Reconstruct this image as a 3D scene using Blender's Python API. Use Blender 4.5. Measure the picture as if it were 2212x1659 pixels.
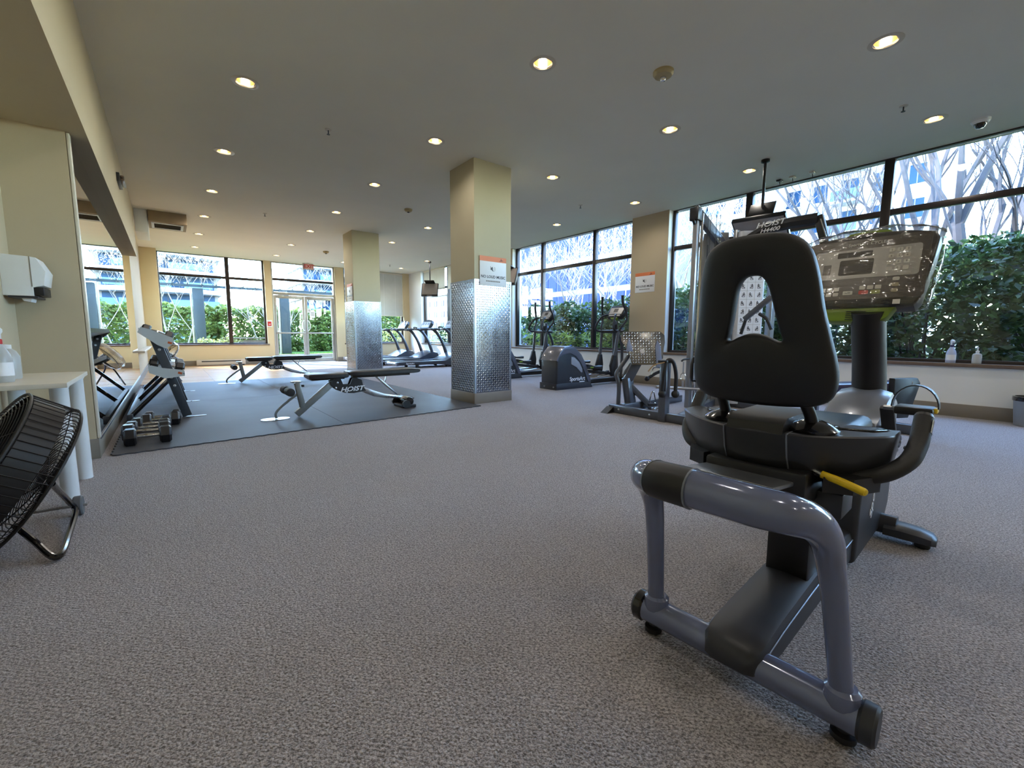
import bpy, bmesh, math, random
import numpy as np
from math import sin, cos, pi, radians, sqrt, atan2, hypot
from mathutils import Vector, Matrix, Quaternion

# ------------------------------------------------------------------ scene, camera, light
SC = bpy.context.scene
COL = SC.collection
for o in list(bpy.data.objects):
    bpy.data.objects.remove(o)
random.seed(7)

IMG_W, IMG_H, FPX = 2212, 1659, 939.08
YAW, PITCH, ROLL, CAM_Z = 0.665978, -0.11266863, 0.00410729, 0.93
_f = Vector((sin(YAW)*cos(PITCH), cos(YAW)*cos(PITCH), sin(PITCH)))
_r = Vector((cos(YAW), -sin(YAW), 0))
_u = _r.cross(_f)
_r2 = cos(ROLL)*_r + sin(ROLL)*_u
_u2 = -sin(ROLL)*_r + cos(ROLL)*_u
CAM = Vector((0, 0, CAM_Z))
cd = bpy.data.cameras.new('camera')
cam = bpy.data.objects.new('camera', cd); COL.objects.link(cam)
cd.sensor_fit = 'HORIZONTAL'; cd.sensor_width = 36; cd.lens = 36*FPX/IMG_W
cd.clip_start = 0.02; cd.clip_end = 800
M = Matrix((( _r2.x, _u2.x, -_f.x), (_r2.y, _u2.y, -_f.y), (_r2.z, _u2.z, -_f.z)))
cam.matrix_world = Matrix.Translation(CAM) @ M.to_4x4()
SC.camera = cam

SUN_TO = Vector((-0.42, 0.66, 0.62)).normalized()      # towards the sun
wd = bpy.data.worlds.new('sky'); SC.world = wd; wd.use_nodes = True
nt = wd.node_tree; nt.nodes.clear()
sky = nt.nodes.new('ShaderNodeTexSky'); sky.sky_type = 'NISHITA'; sky.sun_disc = False
sky.sun_elevation = math.asin(SUN_TO.z); sky.sun_rotation = atan2(SUN_TO.x, SUN_TO.y)
sky.air_density = 1.0; sky.dust_density = 0.15; sky.ozone_density = 3.5
bg = nt.nodes.new('ShaderNodeBackground'); bg.inputs['Strength'].default_value = 2.0
wo = nt.nodes.new('ShaderNodeOutputWorld')
nt.links.new(sky.outputs[0], bg.inputs[0]); nt.links.new(bg.outputs[0], wo.inputs[0])
sd = bpy.data.lights.new('sun', 'SUN'); sd.energy = 7.5; sd.angle = radians(0.6); sd.color = (1, 0.93, 0.82)
sun = bpy.data.objects.new('sun', sd); COL.objects.link(sun)
sun.rotation_euler = SUN_TO.to_track_quat('Z', 'Y').to_euler(); sun.location = (-20, 30, 30)
LAMP_POWER = 7.0
SC.view_settings.view_transform = 'Standard'; SC.view_settings.look = 'None'
SC.view_settings.gamma = 1; SC.view_settings.use_curve_mapping = False
SC.view_settings.exposure = 1.72
SC.cycles.use_denoising = True
SC.cycles.transparent_max_bounces = 24
SC.cycles.max_bounces = 10; SC.cycles.diffuse_bounces = 5; SC.cycles.glossy_bounces = 5
SC.cycles.sample_clamp_indirect = 6.0
SC.cycles.caustics_reflective = False; SC.cycles.caustics_refractive = False

# ------------------------------------------------------------------ photo pixel -> place
def ray(px, py):
    return _r2*((px-IMG_W/2)/FPX) - _u2*((py-IMG_H/2)/FPX) + _f
def onz(px, py, z=0.0):
    d = ray(px, py); return CAM + d*((z-CAM_Z)/d.z)
def onx(px, py, x):
    d = ray(px, py); return CAM + d*(x/d.x)
def ony(px, py, y):
    d = ray(px, py); return CAM + d*(y/d.y)
def facing(px, py, base):                     # on the upright plane through base that faces the lens
    n = Vector((sin(YAW), cos(YAW), 0)); d = ray(px, py)
    return CAM + d*((Vector(base)-CAM).dot(n)/d.dot(n))

# ------------------------------------------------------------------ materials
def lin(c):
    return tuple((x/255/12.92 if x/255 <= 0.04045 else ((x/255+0.055)/1.055)**2.4) for x in c)
_mats = {}
def mat(name, rgb, rough=0.5, metal=0.0, spec=0.5, var=0.06, vscale=8.0, bump=0.0, bscale=200.0, coat=0.0, alpha=None, sheen=0.0, emit=None, trans=0.0, rvar=0.0):
    if name in _mats: return _mats[name]
    m = bpy.data.materials.new(name); m.use_nodes = True
    n = m.node_tree.nodes; l = m.node_tree.links
    b = n['Principled BSDF']
    c = lin(rgb)
    tc = n.new('ShaderNodeTexCoord')
    no = n.new('ShaderNodeTexNoise'); no.inputs['Scale'].default_value = vscale; no.inputs['Detail'].default_value = 3
    l.new(tc.outputs['Object'], no.inputs['Vector'])
    mr = n.new('ShaderNodeMapRange'); mr.inputs['From Min'].default_value = 0.3; mr.inputs['From Max'].default_value = 0.7
    mr.inputs['To Min'].default_value = 1-var; mr.inputs['To Max'].default_value = 1+var
    l.new(no.outputs['Fac'], mr.inputs['Value'])
    mx = n.new('ShaderNodeVectorMath'); mx.operation = 'SCALE'
    mx.inputs[0].default_value = c; l.new(mr.outputs[0], mx.inputs['Scale'])
    l.new(mx.outputs[0], b.inputs['Base Color'])
    b.inputs['Roughness'].default_value = rough; b.inputs['Metallic'].default_value = metal
    b.inputs['Specular IOR Level'].default_value = spec
    if rvar:
        m2 = n.new('ShaderNodeMapRange'); m2.inputs['From Min'].default_value = .3; m2.inputs['From Max'].default_value = .7
        m2.inputs['To Min'].default_value = max(0, rough-rvar); m2.inputs['To Max'].default_value = min(1, rough+rvar)
        l.new(no.outputs['Fac'], m2.inputs['Value']); l.new(m2.outputs[0], b.inputs['Roughness'])
    if coat:
        b.inputs['Coat Weight'].default_value = coat; b.inputs['Coat Roughness'].default_value = 0.04
    if sheen: b.inputs['Sheen Weight'].default_value = sheen
    if trans:
        b.inputs['Transmission Weight'].default_value = trans
    if bump:
        nb = n.new('ShaderNodeTexNoise'); nb.inputs['Scale'].default_value = bscale; nb.inputs['Detail'].default_value = 2
        l.new(tc.outputs['Object'], nb.inputs['Vector'])
        bp = n.new('ShaderNodeBump'); bp.inputs['Strength'].default_value = bump; bp.inputs['Distance'].default_value = 0.003
        l.new(nb.outputs['Fac'], bp.inputs['Height']); l.new(bp.outputs[0], b.inputs['Normal'])
    if emit:
        b.inputs['Emission Color'].default_value = (*lin(emit[0]), 1); b.inputs['Emission Strength'].default_value = emit[1]
    _mats[name] = m
    return m

def glass_mat(name, tint=(0.93, 0.96, 0.95), ior=1.45, rough=0.0, gmix=1.0, crinkle=0.0):
    m = bpy.data.materials.new(name); m.use_nodes = True
    n = m.node_tree.nodes; l = m.node_tree.links; n.clear()
    o = n.new('ShaderNodeOutputMaterial'); mx = n.new('ShaderNodeMixShader')
    tr = n.new('ShaderNodeBsdfTransparent'); tr.inputs[0].default_value = (*tint, 1)
    g = n.new('ShaderNodeBsdfGlossy'); g.inputs['Roughness'].default_value = rough
    lw = n.new('ShaderNodeLayerWeight'); lw.inputs[0].default_value = 0.5
    pw = n.new('ShaderNodeMath'); pw.operation = 'POWER'; pw.inputs[1].default_value = 5.0; l.new(lw.outputs['Facing'], pw.inputs[0])
    mu = n.new('ShaderNodeMath'); mu.operation = 'MULTIPLY_ADD'; f0 = ((ior-1)/(ior+1))**2
    mu.inputs[1].default_value = (1-f0)*gmix; mu.inputs[2].default_value = f0*gmix
    l.new(pw.outputs[0], mu.inputs[0]); l.new(mu.outputs[0], mx.inputs[0])
    if crinkle:
        tc = n.new('ShaderNodeTexCoord'); mp = n.new('ShaderNodeMapping'); mp.inputs['Scale'].default_value = (1, .35, 1.6); mp.inputs['Rotation'].default_value = (.5, 0, 0)
        no = n.new('ShaderNodeTexNoise'); no.inputs['Scale'].default_value = 22; no.inputs['Detail'].default_value = 3
        bp = n.new('ShaderNodeBump'); bp.inputs['Strength'].default_value = crinkle; bp.inputs['Distance'].default_value = .02
        l.new(tc.outputs['Object'], mp.inputs[0]); l.new(mp.outputs[0], no.inputs['Vector']); l.new(no.outputs['Fac'], bp.inputs['Height'])
        l.new(bp.outputs[0], g.inputs['Normal']); l.new(bp.outputs[0], lw.inputs['Normal'])
    l.new(tr.outputs[0], mx.inputs[1]); l.new(g.outputs[0], mx.inputs[2]); l.new(mx.outputs[0], o.inputs[0])
    _mats[name] = m
    return m

def node_mat(name):
    m = bpy.data.materials.new(name); m.use_nodes = True; _mats[name] = m
    return m, m.node_tree.nodes, m.node_tree.links, m.node_tree.nodes['Principled BSDF']

# ------------------------------------------------------------------ mesh builder
def catmull(pts, n=6, closed=False):
    P = [Vector(p) for p in pts]; out = []
    N = len(P)
    rng = range(N) if closed else range(N-1)
    for i in rng:
        p0 = P[(i-1) % N] if (closed or i > 0) else P[0]*2-P[1]
        p1 = P[i]; p2 = P[(i+1) % N]
        p3 = P[(i+2) % N] if (closed or i+2 < N) else P[-1]*2-P[-2]
        for k in range(n):
            t = k/n
            out.append(0.5*((2*p1)+(p2-p0)*t+(2*p0-5*p1+4*p2-p3)*t*t+(3*p1-p0-3*p2+p3)*t**3))
    if not closed: out.append(P[-1])
    return out
def lerpn(vals, n):                            # resample a list of numbers to n values
    out = []
    for i in range(n):
        t = i/(n-1)*(len(vals)-1); k = min(int(t), len(vals)-2); f = t-k
        out.append(vals[k]*(1-f)+vals[k+1]*f)
    return out

class MB:
    def __init__(s): s.v = []; s.f = []
    def add(s, vs, fs):
        k = len(s.v); s.v += [tuple(p) for p in vs]; s.f += [tuple(i+k for i in f) for f in fs]; return s
    def box(s, c, size, rot=None, bev=0.0, seg=2):
        hx, hy, hz = size[0]/2, size[1]/2, size[2]/2
        if bev:
            bev = min(bev, 0.49*min(size))
            bm = bmesh.new(); bmesh.ops.create_cube(bm, size=1)
            for v in bm.verts: v.co = Vector((v.co.x*size[0], v.co.y*size[1], v.co.z*size[2]))
            bmesh.ops.bevel(bm, geom=list(bm.edges), offset=bev, segments=seg, profile=0.5, affect='EDGES')
            vs = [v.co.copy() for v in bm.verts]; bm.verts.index_update(); fs = [[v.index for v in f.verts] for f in bm.faces]; bm.free()
        else:
            vs = [Vector((x*hx, y*hy, z*hz)) for x in (-1, 1) for y in (-1, 1) for z in (-1, 1)]
            fs = [(0, 1, 3, 2), (4, 6, 7, 5), (0, 4, 5, 1), (2, 3, 7, 6), (0, 2, 6, 4), (1, 5, 7, 3)]
        if rot is not None:
            R = rot if isinstance(rot, Matrix) else Matrix.Rotation(rot, 3, 'Z')
            vs = [R @ p for p in vs]
        return s.add([p+Vector(c) for p in vs], fs)
    def bounds(s, a, b, bev=0.0, seg=2):
        a = Vector(a); b = Vector(b); d = b-a
        return s.box((a+b)/2, (abs(d.x), abs(d.y), abs(d.z)), None, bev, seg)
    def bar(s, p0, p1, w, h, up=(0, 0, 1), bev=0.0):   # rectangular bar between two points
        p0 = Vector(p0); p1 = Vector(p1); d = p1-p0; L = d.length; d.normalize()
        up = Vector(up)
        if abs(d.dot(up)) > 0.98: up = Vector((1, 0, 0))
        y = up.cross(d).normalized(); z = d.cross(y)
        R = Matrix((d, y, z)).transposed()
        return s.box((p0+p1)/2, (L, w, h), R, bev)
    def tube(s, pts, r, n=12, caps=True, closed=False, flat=1.0, up=None):
        P = [Vector(p) for p in pts]; N = len(P)
        rr = list(r) if isinstance(r, (list, tuple)) else [r]*N
        if len(rr) != N: rr = lerpn(rr, N)
        vs = []; fs = []; prev = None
        for i, p in enumerate(P):
            if closed: t = P[(i+1) % N]-P[(i-1) % N]
            else: t = P[min(i+1, N-1)]-P[max(i-1, 0)]
            if t.length < 1e-9: t = Vector((0, 0, 1))
            t.normalize()
            if prev is None:
                a = Vector(up) if up is not None else (Vector((0, 0, 1)) if abs(t.z) < 0.9 else Vector((1, 0, 0)))
            else: a = prev
            a = (a - t*a.dot(t))
            if a.length < 1e-6: a = t.orthogonal()
            a.normalize(); prev = a
            b = t.cross(a)
            for k in range(n):
                q = 2*pi*k/n
                vs.append(p+(a*cos(q)*flat+b*sin(q))*rr[i])
        M_ = N if closed else N-1
        for i in range(M_):
            for k in range(n):
                k2 = (k+1) % n; i2 = (i+1) % N
                fs.append((i*n+k, i*n+k2, i2*n+k2, i2*n+k))
        if caps and not closed:
            fs.append(tuple(range(n-1, -1, -1))); fs.append(tuple((N-1)*n+k for k in range(n)))
        return s.add(vs, fs)
    def cyl(s, p0, p1, r0, r1=None, n=16, caps=True):
        return s.tube([p0, p1], [r0, r0 if r1 is None else r1], n, caps)
    def lathe(s, prof, c=(0, 0, 0), n=24, axis='z', caps=True):     # prof: (radius, height)
        vs = []; fs = []
        for r, h in prof:
            for k in range(n):
                q = 2*pi*k/n; a, b = r*cos(q), r*sin(q)
                p = (a, b, h) if axis == 'z' else ((h, a, b) if axis == 'x' else (a, h, b))
                vs.append(Vector(p)+Vector(c))
        for i in range(len(prof)-1):
            for k in range(n):
                k2 = (k+1) % n
                q = (i*n+k, i*n+k2, (i+1)*n+k2, (i+1)*n+k)
                fs.append(q if axis != 'y' else q[::-1])
        if caps:
            fs.append(tuple(range(n-1, -1, -1)) if axis != 'y' else tuple(range(n)))
            e = tuple((len(prof)-1)*n+k for k in range(n)); fs.append(e if axis != 'y' else e[::-1])
        return s.add(vs, fs)
    def prism(s, poly, o, ax, ay, az, d0, d1, bev=0.0, seg=2):       # 2-D outline swept from d0 to d1 along az
        o = Vector(o); ax = Vector(ax); ay = Vector(ay); az = Vector(az)
        bm = bmesh.new()
        lo = [bm.verts.new(o+ax*x+ay*y+az*d0) for x, y in poly]
        hi = [bm.verts.new(o+ax*x+ay*y+az*d1) for x, y in poly]
        N = len(poly)
        bm.faces.new(lo[::-1]); bm.faces.new(hi)
        for i in range(N):
            bm.faces.new((lo[i], lo[(i+1) % N], hi[(i+1) % N], hi[i]))
        bmesh.ops.recalc_face_normals(bm, faces=bm.faces)
        if bev:
            ed = [e for e in bm.edges if (e.verts[0] in lo) == (e.verts[1] in lo)]
            bmesh.ops.bevel(bm, geom=ed, offset=bev, segments=seg, profile=0.5, affect='EDGES', clamp_overlap=True)
        bm.verts.index_update()
        vs = [v.co.copy() for v in bm.verts]; fs = [[v.index for v in f.verts] for f in bm.faces]; bm.free()
        return s.add(vs, fs)
    def loft(s, rings, caps=True):
        n = len(rings[0]); vs = [p for r in rings for p in r]; fs = []
        for i in range(len(rings)-1):
            for k in range(n):
                k2 = (k+1) % n
                fs.append((i*n+k, i*n+k2, (i+1)*n+k2, (i+1)*n+k))
        if caps:
            fs.append(tuple(range(n-1, -1, -1))); fs.append(tuple((len(rings)-1)*n+k for k in range(n)))
        return s.add(vs, fs)
    def sphere(s, c, r, n=16, m=10, sx=1, sy=1, sz=1):
        rings = [[Vector(c)+Vector((sx*r*sin(pi*j/m)*cos(2*pi*k/n), sy*r*sin(pi*j/m)*sin(2*pi*k/n), -sz*r*cos(pi*j/m))) for k in range(n)] for j in range(1, m)]
        return s.loft(rings)
    def build(s, name, m, parent=None, smooth=35, fix=True):
        me = bpy.data.meshes.new(name)
        me.from_pydata(s.v, [], s.f); me.update()
        if fix and len(s.f) < 60000:
            bm = bmesh.new(); bm.from_mesh(me); bmesh.ops.recalc_face_normals(bm, faces=bm.faces); bm.to_mesh(me); bm.free()
        if smooth:
            me.polygons.foreach_set('use_smooth', [True]*len(me.polygons))
            me.set_sharp_from_angle(angle=radians(smooth))
        if m is not None: me.materials.append(m)
        o = bpy.data.objects.new(name, me); COL.objects.link(o)
        if parent is not None: o.parent = parent
        return o

def tag(o, label=None, cat=None, group=None, kind=None):
    if label: o['label'] = label
    if cat: o['category'] = cat
    if group: o['group'] = group
    if kind: o['kind'] = kind
    return o
def thing(name, label, cat, loc=(0, 0, 0), rotz=0.0, group=None):
    o = bpy.data.objects.new(name, None); COL.objects.link(o); o.empty_display_size = 0.1
    o.location = loc; o.rotation_euler = (0, 0, rotz)
    return tag(o, label, cat, group)
def struct(o, label=None):
    o['kind'] = 'structure'
    if label: o['label'] = label
    return o
def inst(src, parent, loc, rot=(0, 0, 0), scale=(1, 1, 1), m=None):
    c = src.copy(); COL.objects.link(c); c.parent = parent
    c.location = loc; c.rotation_euler = rot; c.scale = scale
    return c
def copy_tree(root, loc, rotz=0.0, label=None, scale=None):
    def rec(o, par):
        c = o.copy(); COL.objects.link(c); c.parent = par
        for ch in o.children: rec(ch, c)
        return c
    r = rec(root, None); r.location = loc; r.rotation_euler = (0, 0, rotz)
    if scale: r.scale = scale
    if label: r['label'] = label
    return r
def text_obj(txt, size, m, parent, mtx, name='lettering', shear=0.0, extrude=0.001, align='CENTER', bold=0.0, sx=1.0):
    cu = bpy.data.curves.new(name, 'FONT'); cu.body = txt; cu.size = size; cu.extrude = extrude; cu.shear = shear
    cu.align_x = align; cu.align_y = 'CENTER'; cu.offset = bold; cu.resolution_u = 3
    tmp = bpy.data.objects.new('tmp_text', cu); COL.objects.link(tmp)
    bpy.context.view_layer.update()
    me = bpy.data.meshes.new_from_object(tmp.evaluated_get(bpy.context.evaluated_depsgraph_get()))
    bpy.data.objects.remove(tmp)
    if sx != 1.0: me.transform(Matrix.Diagonal((sx, 1, 1, 1)))
    me.transform(mtx); me.materials.clear(); me.materials.append(m); me.name = name
    o = bpy.data.objects.new(name, me); COL.objects.link(o); o.parent = parent
    return o
def frame(o, x, y):                           # 4x4 with the given local x and y directions
    x = Vector(x).normalized(); y = Vector(y); z = x.cross(y).normalized(); y = z.cross(x)
    M_ = Matrix((x, y, z)).transposed().to_4x4(); M_.translation = Vector(o)
    return M_
def rrect(w, h, r, n=5):                      # rounded rectangle outline
    out = []
    for cx, cy, a in ((w/2-r, h/2-r, 0), (-w/2+r, h/2-r, pi/2), (-w/2+r, -h/2+r, pi), (w/2-r, -h/2+r, 3*pi/2)):
        for k in range(n+1):
            q = a+pi/2*k/n; out.append((cx+r*cos(q), cy+r*sin(q)))
    return out
# ------------------------------------------------------------------ material set
BEIGE = mat('painted_beige_wall', (214, 198, 160), 0.75, var=0.02, vscale=2, bump=0.08, bscale=120)
CREAM = mat('painted_cream_wall', (226, 226, 222), 0.75, var=0.02, vscale=2, bump=0.08, bscale=120)
TAUPE = mat('painted_taupe_wall', (190, 174, 146), 0.75, var=0.02, vscale=2, bump=0.08, bscale=120)
CEIL = mat('painted_ceiling', (232, 227, 212), 0.8, var=0.02, vscale=1.5, bump=0.06, bscale=150)
GREYBASE = mat('grey_vinyl_base', (128, 120, 108), 0.5, var=0.03)
BROWNSILL = mat('brown_sill', (104, 86, 72), 0.35, var=0.08, vscale=20, coat=0.2)
FRAME_D = mat('dark_bronze_aluminium', (60, 54, 52), 0.35, 0.6, var=0.04)
FRAME_L = mat('light_aluminium', (176, 172, 162), 0.35, 0.5, var=0.04)
GLASS = glass_mat('window_glass', (0.90, 0.93, 0.92))
MIRROR = mat('mirror_glass', (238, 240, 238), 0.005, 1.0, var=0.0)
CHROME = mat('chrome', (215, 216, 220), 0.08, 1.0, var=0.02)
STEEL = mat('brushed_steel', (178, 180, 184), 0.3, 1.0, var=0.05, rvar=0.06)
ALU = mat('satin_aluminium', (160, 164, 172), 0.32, 0.9, var=0.04)
BLACK = mat('black_plastic', (20, 20, 22), 0.42, var=0.1, vscale=30)
BLACKR = mat('black_rubber', (22, 22, 24), 0.6, var=0.12, vscale=40, bump=0.1)
BLACKG = mat('black_gloss', (16, 16, 19), 0.14, coat=0.5, var=0.05)
DARKGREY = mat('dark_grey_plastic', (44, 46, 52), 0.4, var=0.06)
GUNMETAL = mat('gunmetal_paint', (74, 77, 84), 0.32, 0.35, var=0.04, coat=0.3)
SLATE = mat('slate_gloss_paint', (104, 112, 142), 0.16, 0.15, var=0.03, coat=0.9)
VINYL = mat('black_vinyl', (25, 25, 28), 0.36, var=0.15, vscale=14, bump=0.12, bscale=260)
WHITE = mat('white_plastic', (226, 227, 226), 0.4, var=0.02)
OFFWHITE = mat('off_white_laminate', (214, 206, 190), 0.35, var=0.02)
YELLOW = mat('yellow_rubber', (226, 190, 24), 0.4, var=0.04)
GREEN = mat('lime_plastic', (112, 140, 34), 0.4, var=0.05)
ORANGE = mat('orange_print', (224, 124, 74), 0.5, var=0.02)
PAPER = mat('white_print', (232, 233, 236), 0.5, var=0.01)
INK = mat('dark_print', (60, 60, 66), 0.5, var=0.02)
WHITEINK = mat('white_print_ink', (225, 227, 230), 0.45, var=0.02)
RED = mat('red_print', (196, 44, 40), 0.4, var=0.03)

def carpet():
    m, n, l, b = node_mat('loop_carpet')
    tc = n.new('ShaderNodeTexCoord')
    mp = n.new('ShaderNodeMapping'); l.new(tc.outputs['Object'], mp.inputs[0])
    vo = n.new('ShaderNodeTexVoronoi'); vo.inputs['Scale'].default_value = 150; l.new(mp.outputs[0], vo.inputs['Vector'])
    n1 = n.new('ShaderNodeTexNoise'); n1.inputs['Scale'].default_value = 130; n1.inputs['Detail'].default_value = 3; l.new(mp.outputs[0], n1.inputs['Vector'])
    n2 = n.new('ShaderNodeTexNoise'); n2.inputs['Scale'].default_value = 0.9; n2.inputs['Detail'].default_value = 4; l.new(mp.outputs[0], n2.inputs['Vector'])
    wv = n.new('ShaderNodeTexWave'); wv.bands_direction = 'DIAGONAL'; wv.inputs['Scale'].default_value = 42; wv.inputs['Distortion'].default_value = 9
    wv.inputs['Detail'].default_value = 2; wv.inputs['Detail Scale'].default_value = 3; l.new(mp.outputs[0], wv.inputs['Vector'])
    cr = n.new('ShaderNodeValToRGB')
    cr.color_ramp.elements[0].position = 0.33; cr.color_ramp.elements[0].color = (*lin((94, 90, 90)), 1)
    cr.color_ramp.elements[1].position = 0.67; cr.color_ramp.elements[1].color = (*lin((181, 174, 175)), 1)
    ma = n.new('ShaderNodeMath'); ma.operation = 'MULTIPLY_ADD'; ma.inputs[1].default_value = 0.78
    l.new(n1.outputs['Fac'], ma.inputs[0])
    mb = n.new('ShaderNodeMath'); mb.operation = 'MULTIPLY'; mb.inputs[1].default_value = 0.22; l.new(wv.outputs['Fac'], mb.inputs[0])
    l.new(mb.outputs[0], ma.inputs[2]); l.new(ma.outputs[0], cr.inputs[0])
    sc = n.new('ShaderNodeMapRange'); sc.inputs['To Min'].default_value = 0.88; sc.inputs['To Max'].default_value = 1.12; l.new(n2.outputs['Fac'], sc.inputs[0])
    vm = n.new('ShaderNodeVectorMath'); vm.operation = 'SCALE'; l.new(cr.outputs[0], vm.inputs[0]); l.new(sc.outputs[0], vm.inputs['Scale'])
    l.new(vm.outputs[0], b.inputs['Base Color']); b.inputs['Roughness'].default_value = 0.9; b.inputs['Specular IOR Level'].default_value = 0.15
    b.inputs['Sheen Weight'].default_value = 0.25; b.inputs['Sheen Roughness'].default_value = 0.5
    bp = n.new('ShaderNodeBump'); bp.inputs['Strength'].default_value = 0.7; bp.inputs['Distance'].default_value = 0.006
    ad = n.new('ShaderNodeMath'); ad.operation = 'SUBTRACT'; l.new(ma.outputs[0], ad.inputs[0]); l.new(vo.outputs['Distance'], ad.inputs[1])
    l.new(ad.outputs[0], bp.inputs['Height']); l.new(bp.outputs[0], b.inputs['Normal'])
    return m
CARPET = carpet()
def wood_floor():
    m, n, l, b = node_mat('pale_wood_boards')
    tc = n.new('ShaderNodeTexCoord')
    mp = n.new('ShaderNodeMapping'); l.new(tc.outputs['Object'], mp.inputs[0]); mp.inputs['Rotation'].default_value = (0, 0, 0)
    br = n.new('ShaderNodeTexBrick'); br.inputs['Scale'].default_value = 1.0; br.inputs['Brick Width'].default_value = 1.3; br.inputs['Row Height'].default_value = 0.12
    br.inputs['Mortar Size'].default_value = 0.004; br.inputs['Color1'].default_value = (*lin((214, 172, 124)), 1); br.inputs['Color2'].default_value = (*lin((192, 146, 100)), 1)
    br.inputs['Mortar'].default_value = (*lin((110, 80, 54)), 1); l.new(mp.outputs[0], br.inputs['Vector'])
    l.new(br.outputs['Color'], b.inputs['Base Color']); b.inputs['Roughness'].default_value = 0.22
    return m
WOOD = wood_floor()
def rubber_mat():
    m, n, l, b = node_mat('rubber_mat_ribbed')
    tc = n.new('ShaderNodeTexCoord')
    wv = n.new('ShaderNodeTexWave'); wv.inputs['Scale'].default_value = 45; wv.bands_direction = 'X'; l.new(tc.outputs['Object'], wv.inputs[0])
    no = n.new('ShaderNodeTexNoise'); no.inputs['Scale'].default_value = 1.6; no.inputs['Detail'].default_value = 5; l.new(tc.outputs['Object'], no.inputs[0])
    cr = n.new('ShaderNodeValToRGB'); cr.color_ramp.elements[0].color = (*lin((44, 45, 49)), 1); cr.color_ramp.elements[1].color = (*lin((66, 67, 72)), 1)
    l.new(no.outputs['Fac'], cr.inputs[0]); l.new(cr.outputs[0], b.inputs['Base Color'])
    mr = n.new('ShaderNodeMapRange'); mr.inputs['To Min'].default_value = 0.5; mr.inputs['To Max'].default_value = 0.68; l.new(no.outputs['Fac'], mr.inputs[0]); l.new(mr.outputs[0], b.inputs['Roughness'])
    bp = n.new('ShaderNodeBump'); bp.inputs['Strength'].default_value = 0.15; bp.inputs['Distance'].default_value = 0.002; l.new(wv.outputs['Fac'], bp.inputs['Height']); l.new(bp.outputs[0], b.inputs['Normal'])
    return m
RMAT = rubber_mat()

# ------------------------------------------------------------------ the room
HC = 3.165; XR = 7.2; XG = 7.36; YB = 15.43; YG = 15.56; XL = -0.47; XA = -0.80; YF = -3.6; YA = 4.40
SILL = 0.61; TRZ = 2.5
struct(MB().bounds((XA-.2, YF-.2, -0.2), (XR+.3, YB+.3, 0)).build('floor', CARPET, smooth=0), 'grey brown loop pile carpet')
struct(MB().bounds((XL, 10.2, 0.0), (2.62, YB, 0.006)).build('floor_wood', WOOD, smooth=0), 'pale wooden floorboards in front of the far windows')

# ceiling with square holes for the recessed lamps
LX = [0.69, 2.59, 4.46, 6.38]
LY = [-2.7, -0.8, 1.07, 2.90, 4.76, 6.66, 8.57, 10.46, 12.36, 14.26]  # rows behind the camera are unseen, added for their light
hs = 0.068
xb = sorted([XA-.2, XR+.3]+[x+s for x in LX for s in (-hs, hs)])
yb = sorted([YF-.2, YB+.3]+[y+s for y in LY for s in (-hs, hs)])
mb = MB(); idx = {}
for i, x in enumerate(xb):
    for j, y in enumerate(yb):
        idx[i, j] = len(mb.v); mb.v.append((x, y, HC))
for i in range(len(xb)-1):
    for j in range(len(yb)-1):
        if i % 2 == 1 and j % 2 == 1: continue
        mb.f.append((idx[i, j], idx[i, j+1], idx[i+1, j+1], idx[i+1, j]))
struct(mb.build('ceiling', CEIL, smooth=0, fix=False), 'pale plaster ceiling with recessed lamps')
struct(MB().bounds((XA-.3, YF-.3, HC+.2), (XR+.4, YB+.4, HC+.4)).build('roof', CEIL, smooth=0))

def wallbox(mb, a, b): mb.bounds(a, b); return mb
# right wall, its window bays
Yf1 = onx(1107, 650, XR).y; Yn1 = onx(1363, 600, XR).y; Yf2 = onx(1439, 640, XR).y
bays_r = [(YF+.3, Yf2), (Yn1, Yf1), (10.5, 14.45)]
mb = MB()
XO = XR+0.3
mb.bounds((XR, YF-.2, -0.2), (XO, YB+.3, SILL-.03))
ys = [YF-.2]+[y for b in bays_r for y in b]+[YB+.3]
for k in range(0, len(ys), 2): mb.bounds((XR, ys[k], SILL-.03), (XO, ys[k+1], HC+.2))
wr = struct(mb.build('wall_right', CREAM, smooth=0), 'cream wall below the tall garden windows')
wr_p = MB()
for k in (2, 4): wr_p.bounds((XR-.012, ys[k]+.001, SILL+.02), (XR, ys[k+1]-.001, HC))
wr_p.build('pier_face', TAUPE, wr, smooth=0)
struct(MB().bounds((XR-.014, YF, 0), (XR, YB, 0.15), bev=.004).build('baseboard_right', GREYBASE), 'grey vinyl base along the window wall')
# back wall
bx = {'w1': (ony(343, 650, YB).x, ony(574, 650, YB).x), 'door': (ony(591, 700, YB).x, ony(727, 700, YB).x), 'w2': (ony(746, 700, YB).x, 6.97)}
mb = MB(); YO = YB+.3
mb.bounds((XL-.2, YB, -0.2), (bx['door'][0], YO, SILL-.03)); mb.bounds((bx['door'][1], YB, -0.2), (XO, YO, SILL-.03))
xs = [XL-.2, bx['w1'][0], bx['w1'][1], bx['door'][0], bx['door'][1], bx['w2'][0], bx['w2'][1], XO]
for k in range(0, 8, 2): mb.bounds((xs[k], YB, SILL-.03), (xs[k+1], YO, HC+.2))
struct(mb.build('wall_back', BEIGE, smooth=0), 'beige wall with the glazed doors and far windows')
mb = MB(); mb.bounds((XL, YB-.014, 0), (bx['door'][0], YB, .15), bev=.004); mb.bounds((bx['door'][1], YB-.014, 0), (XR, YB, .15), bev=.004)
struct(mb.build('baseboard_back', GREYBASE), 'grey vinyl base along the far wall')
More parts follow.
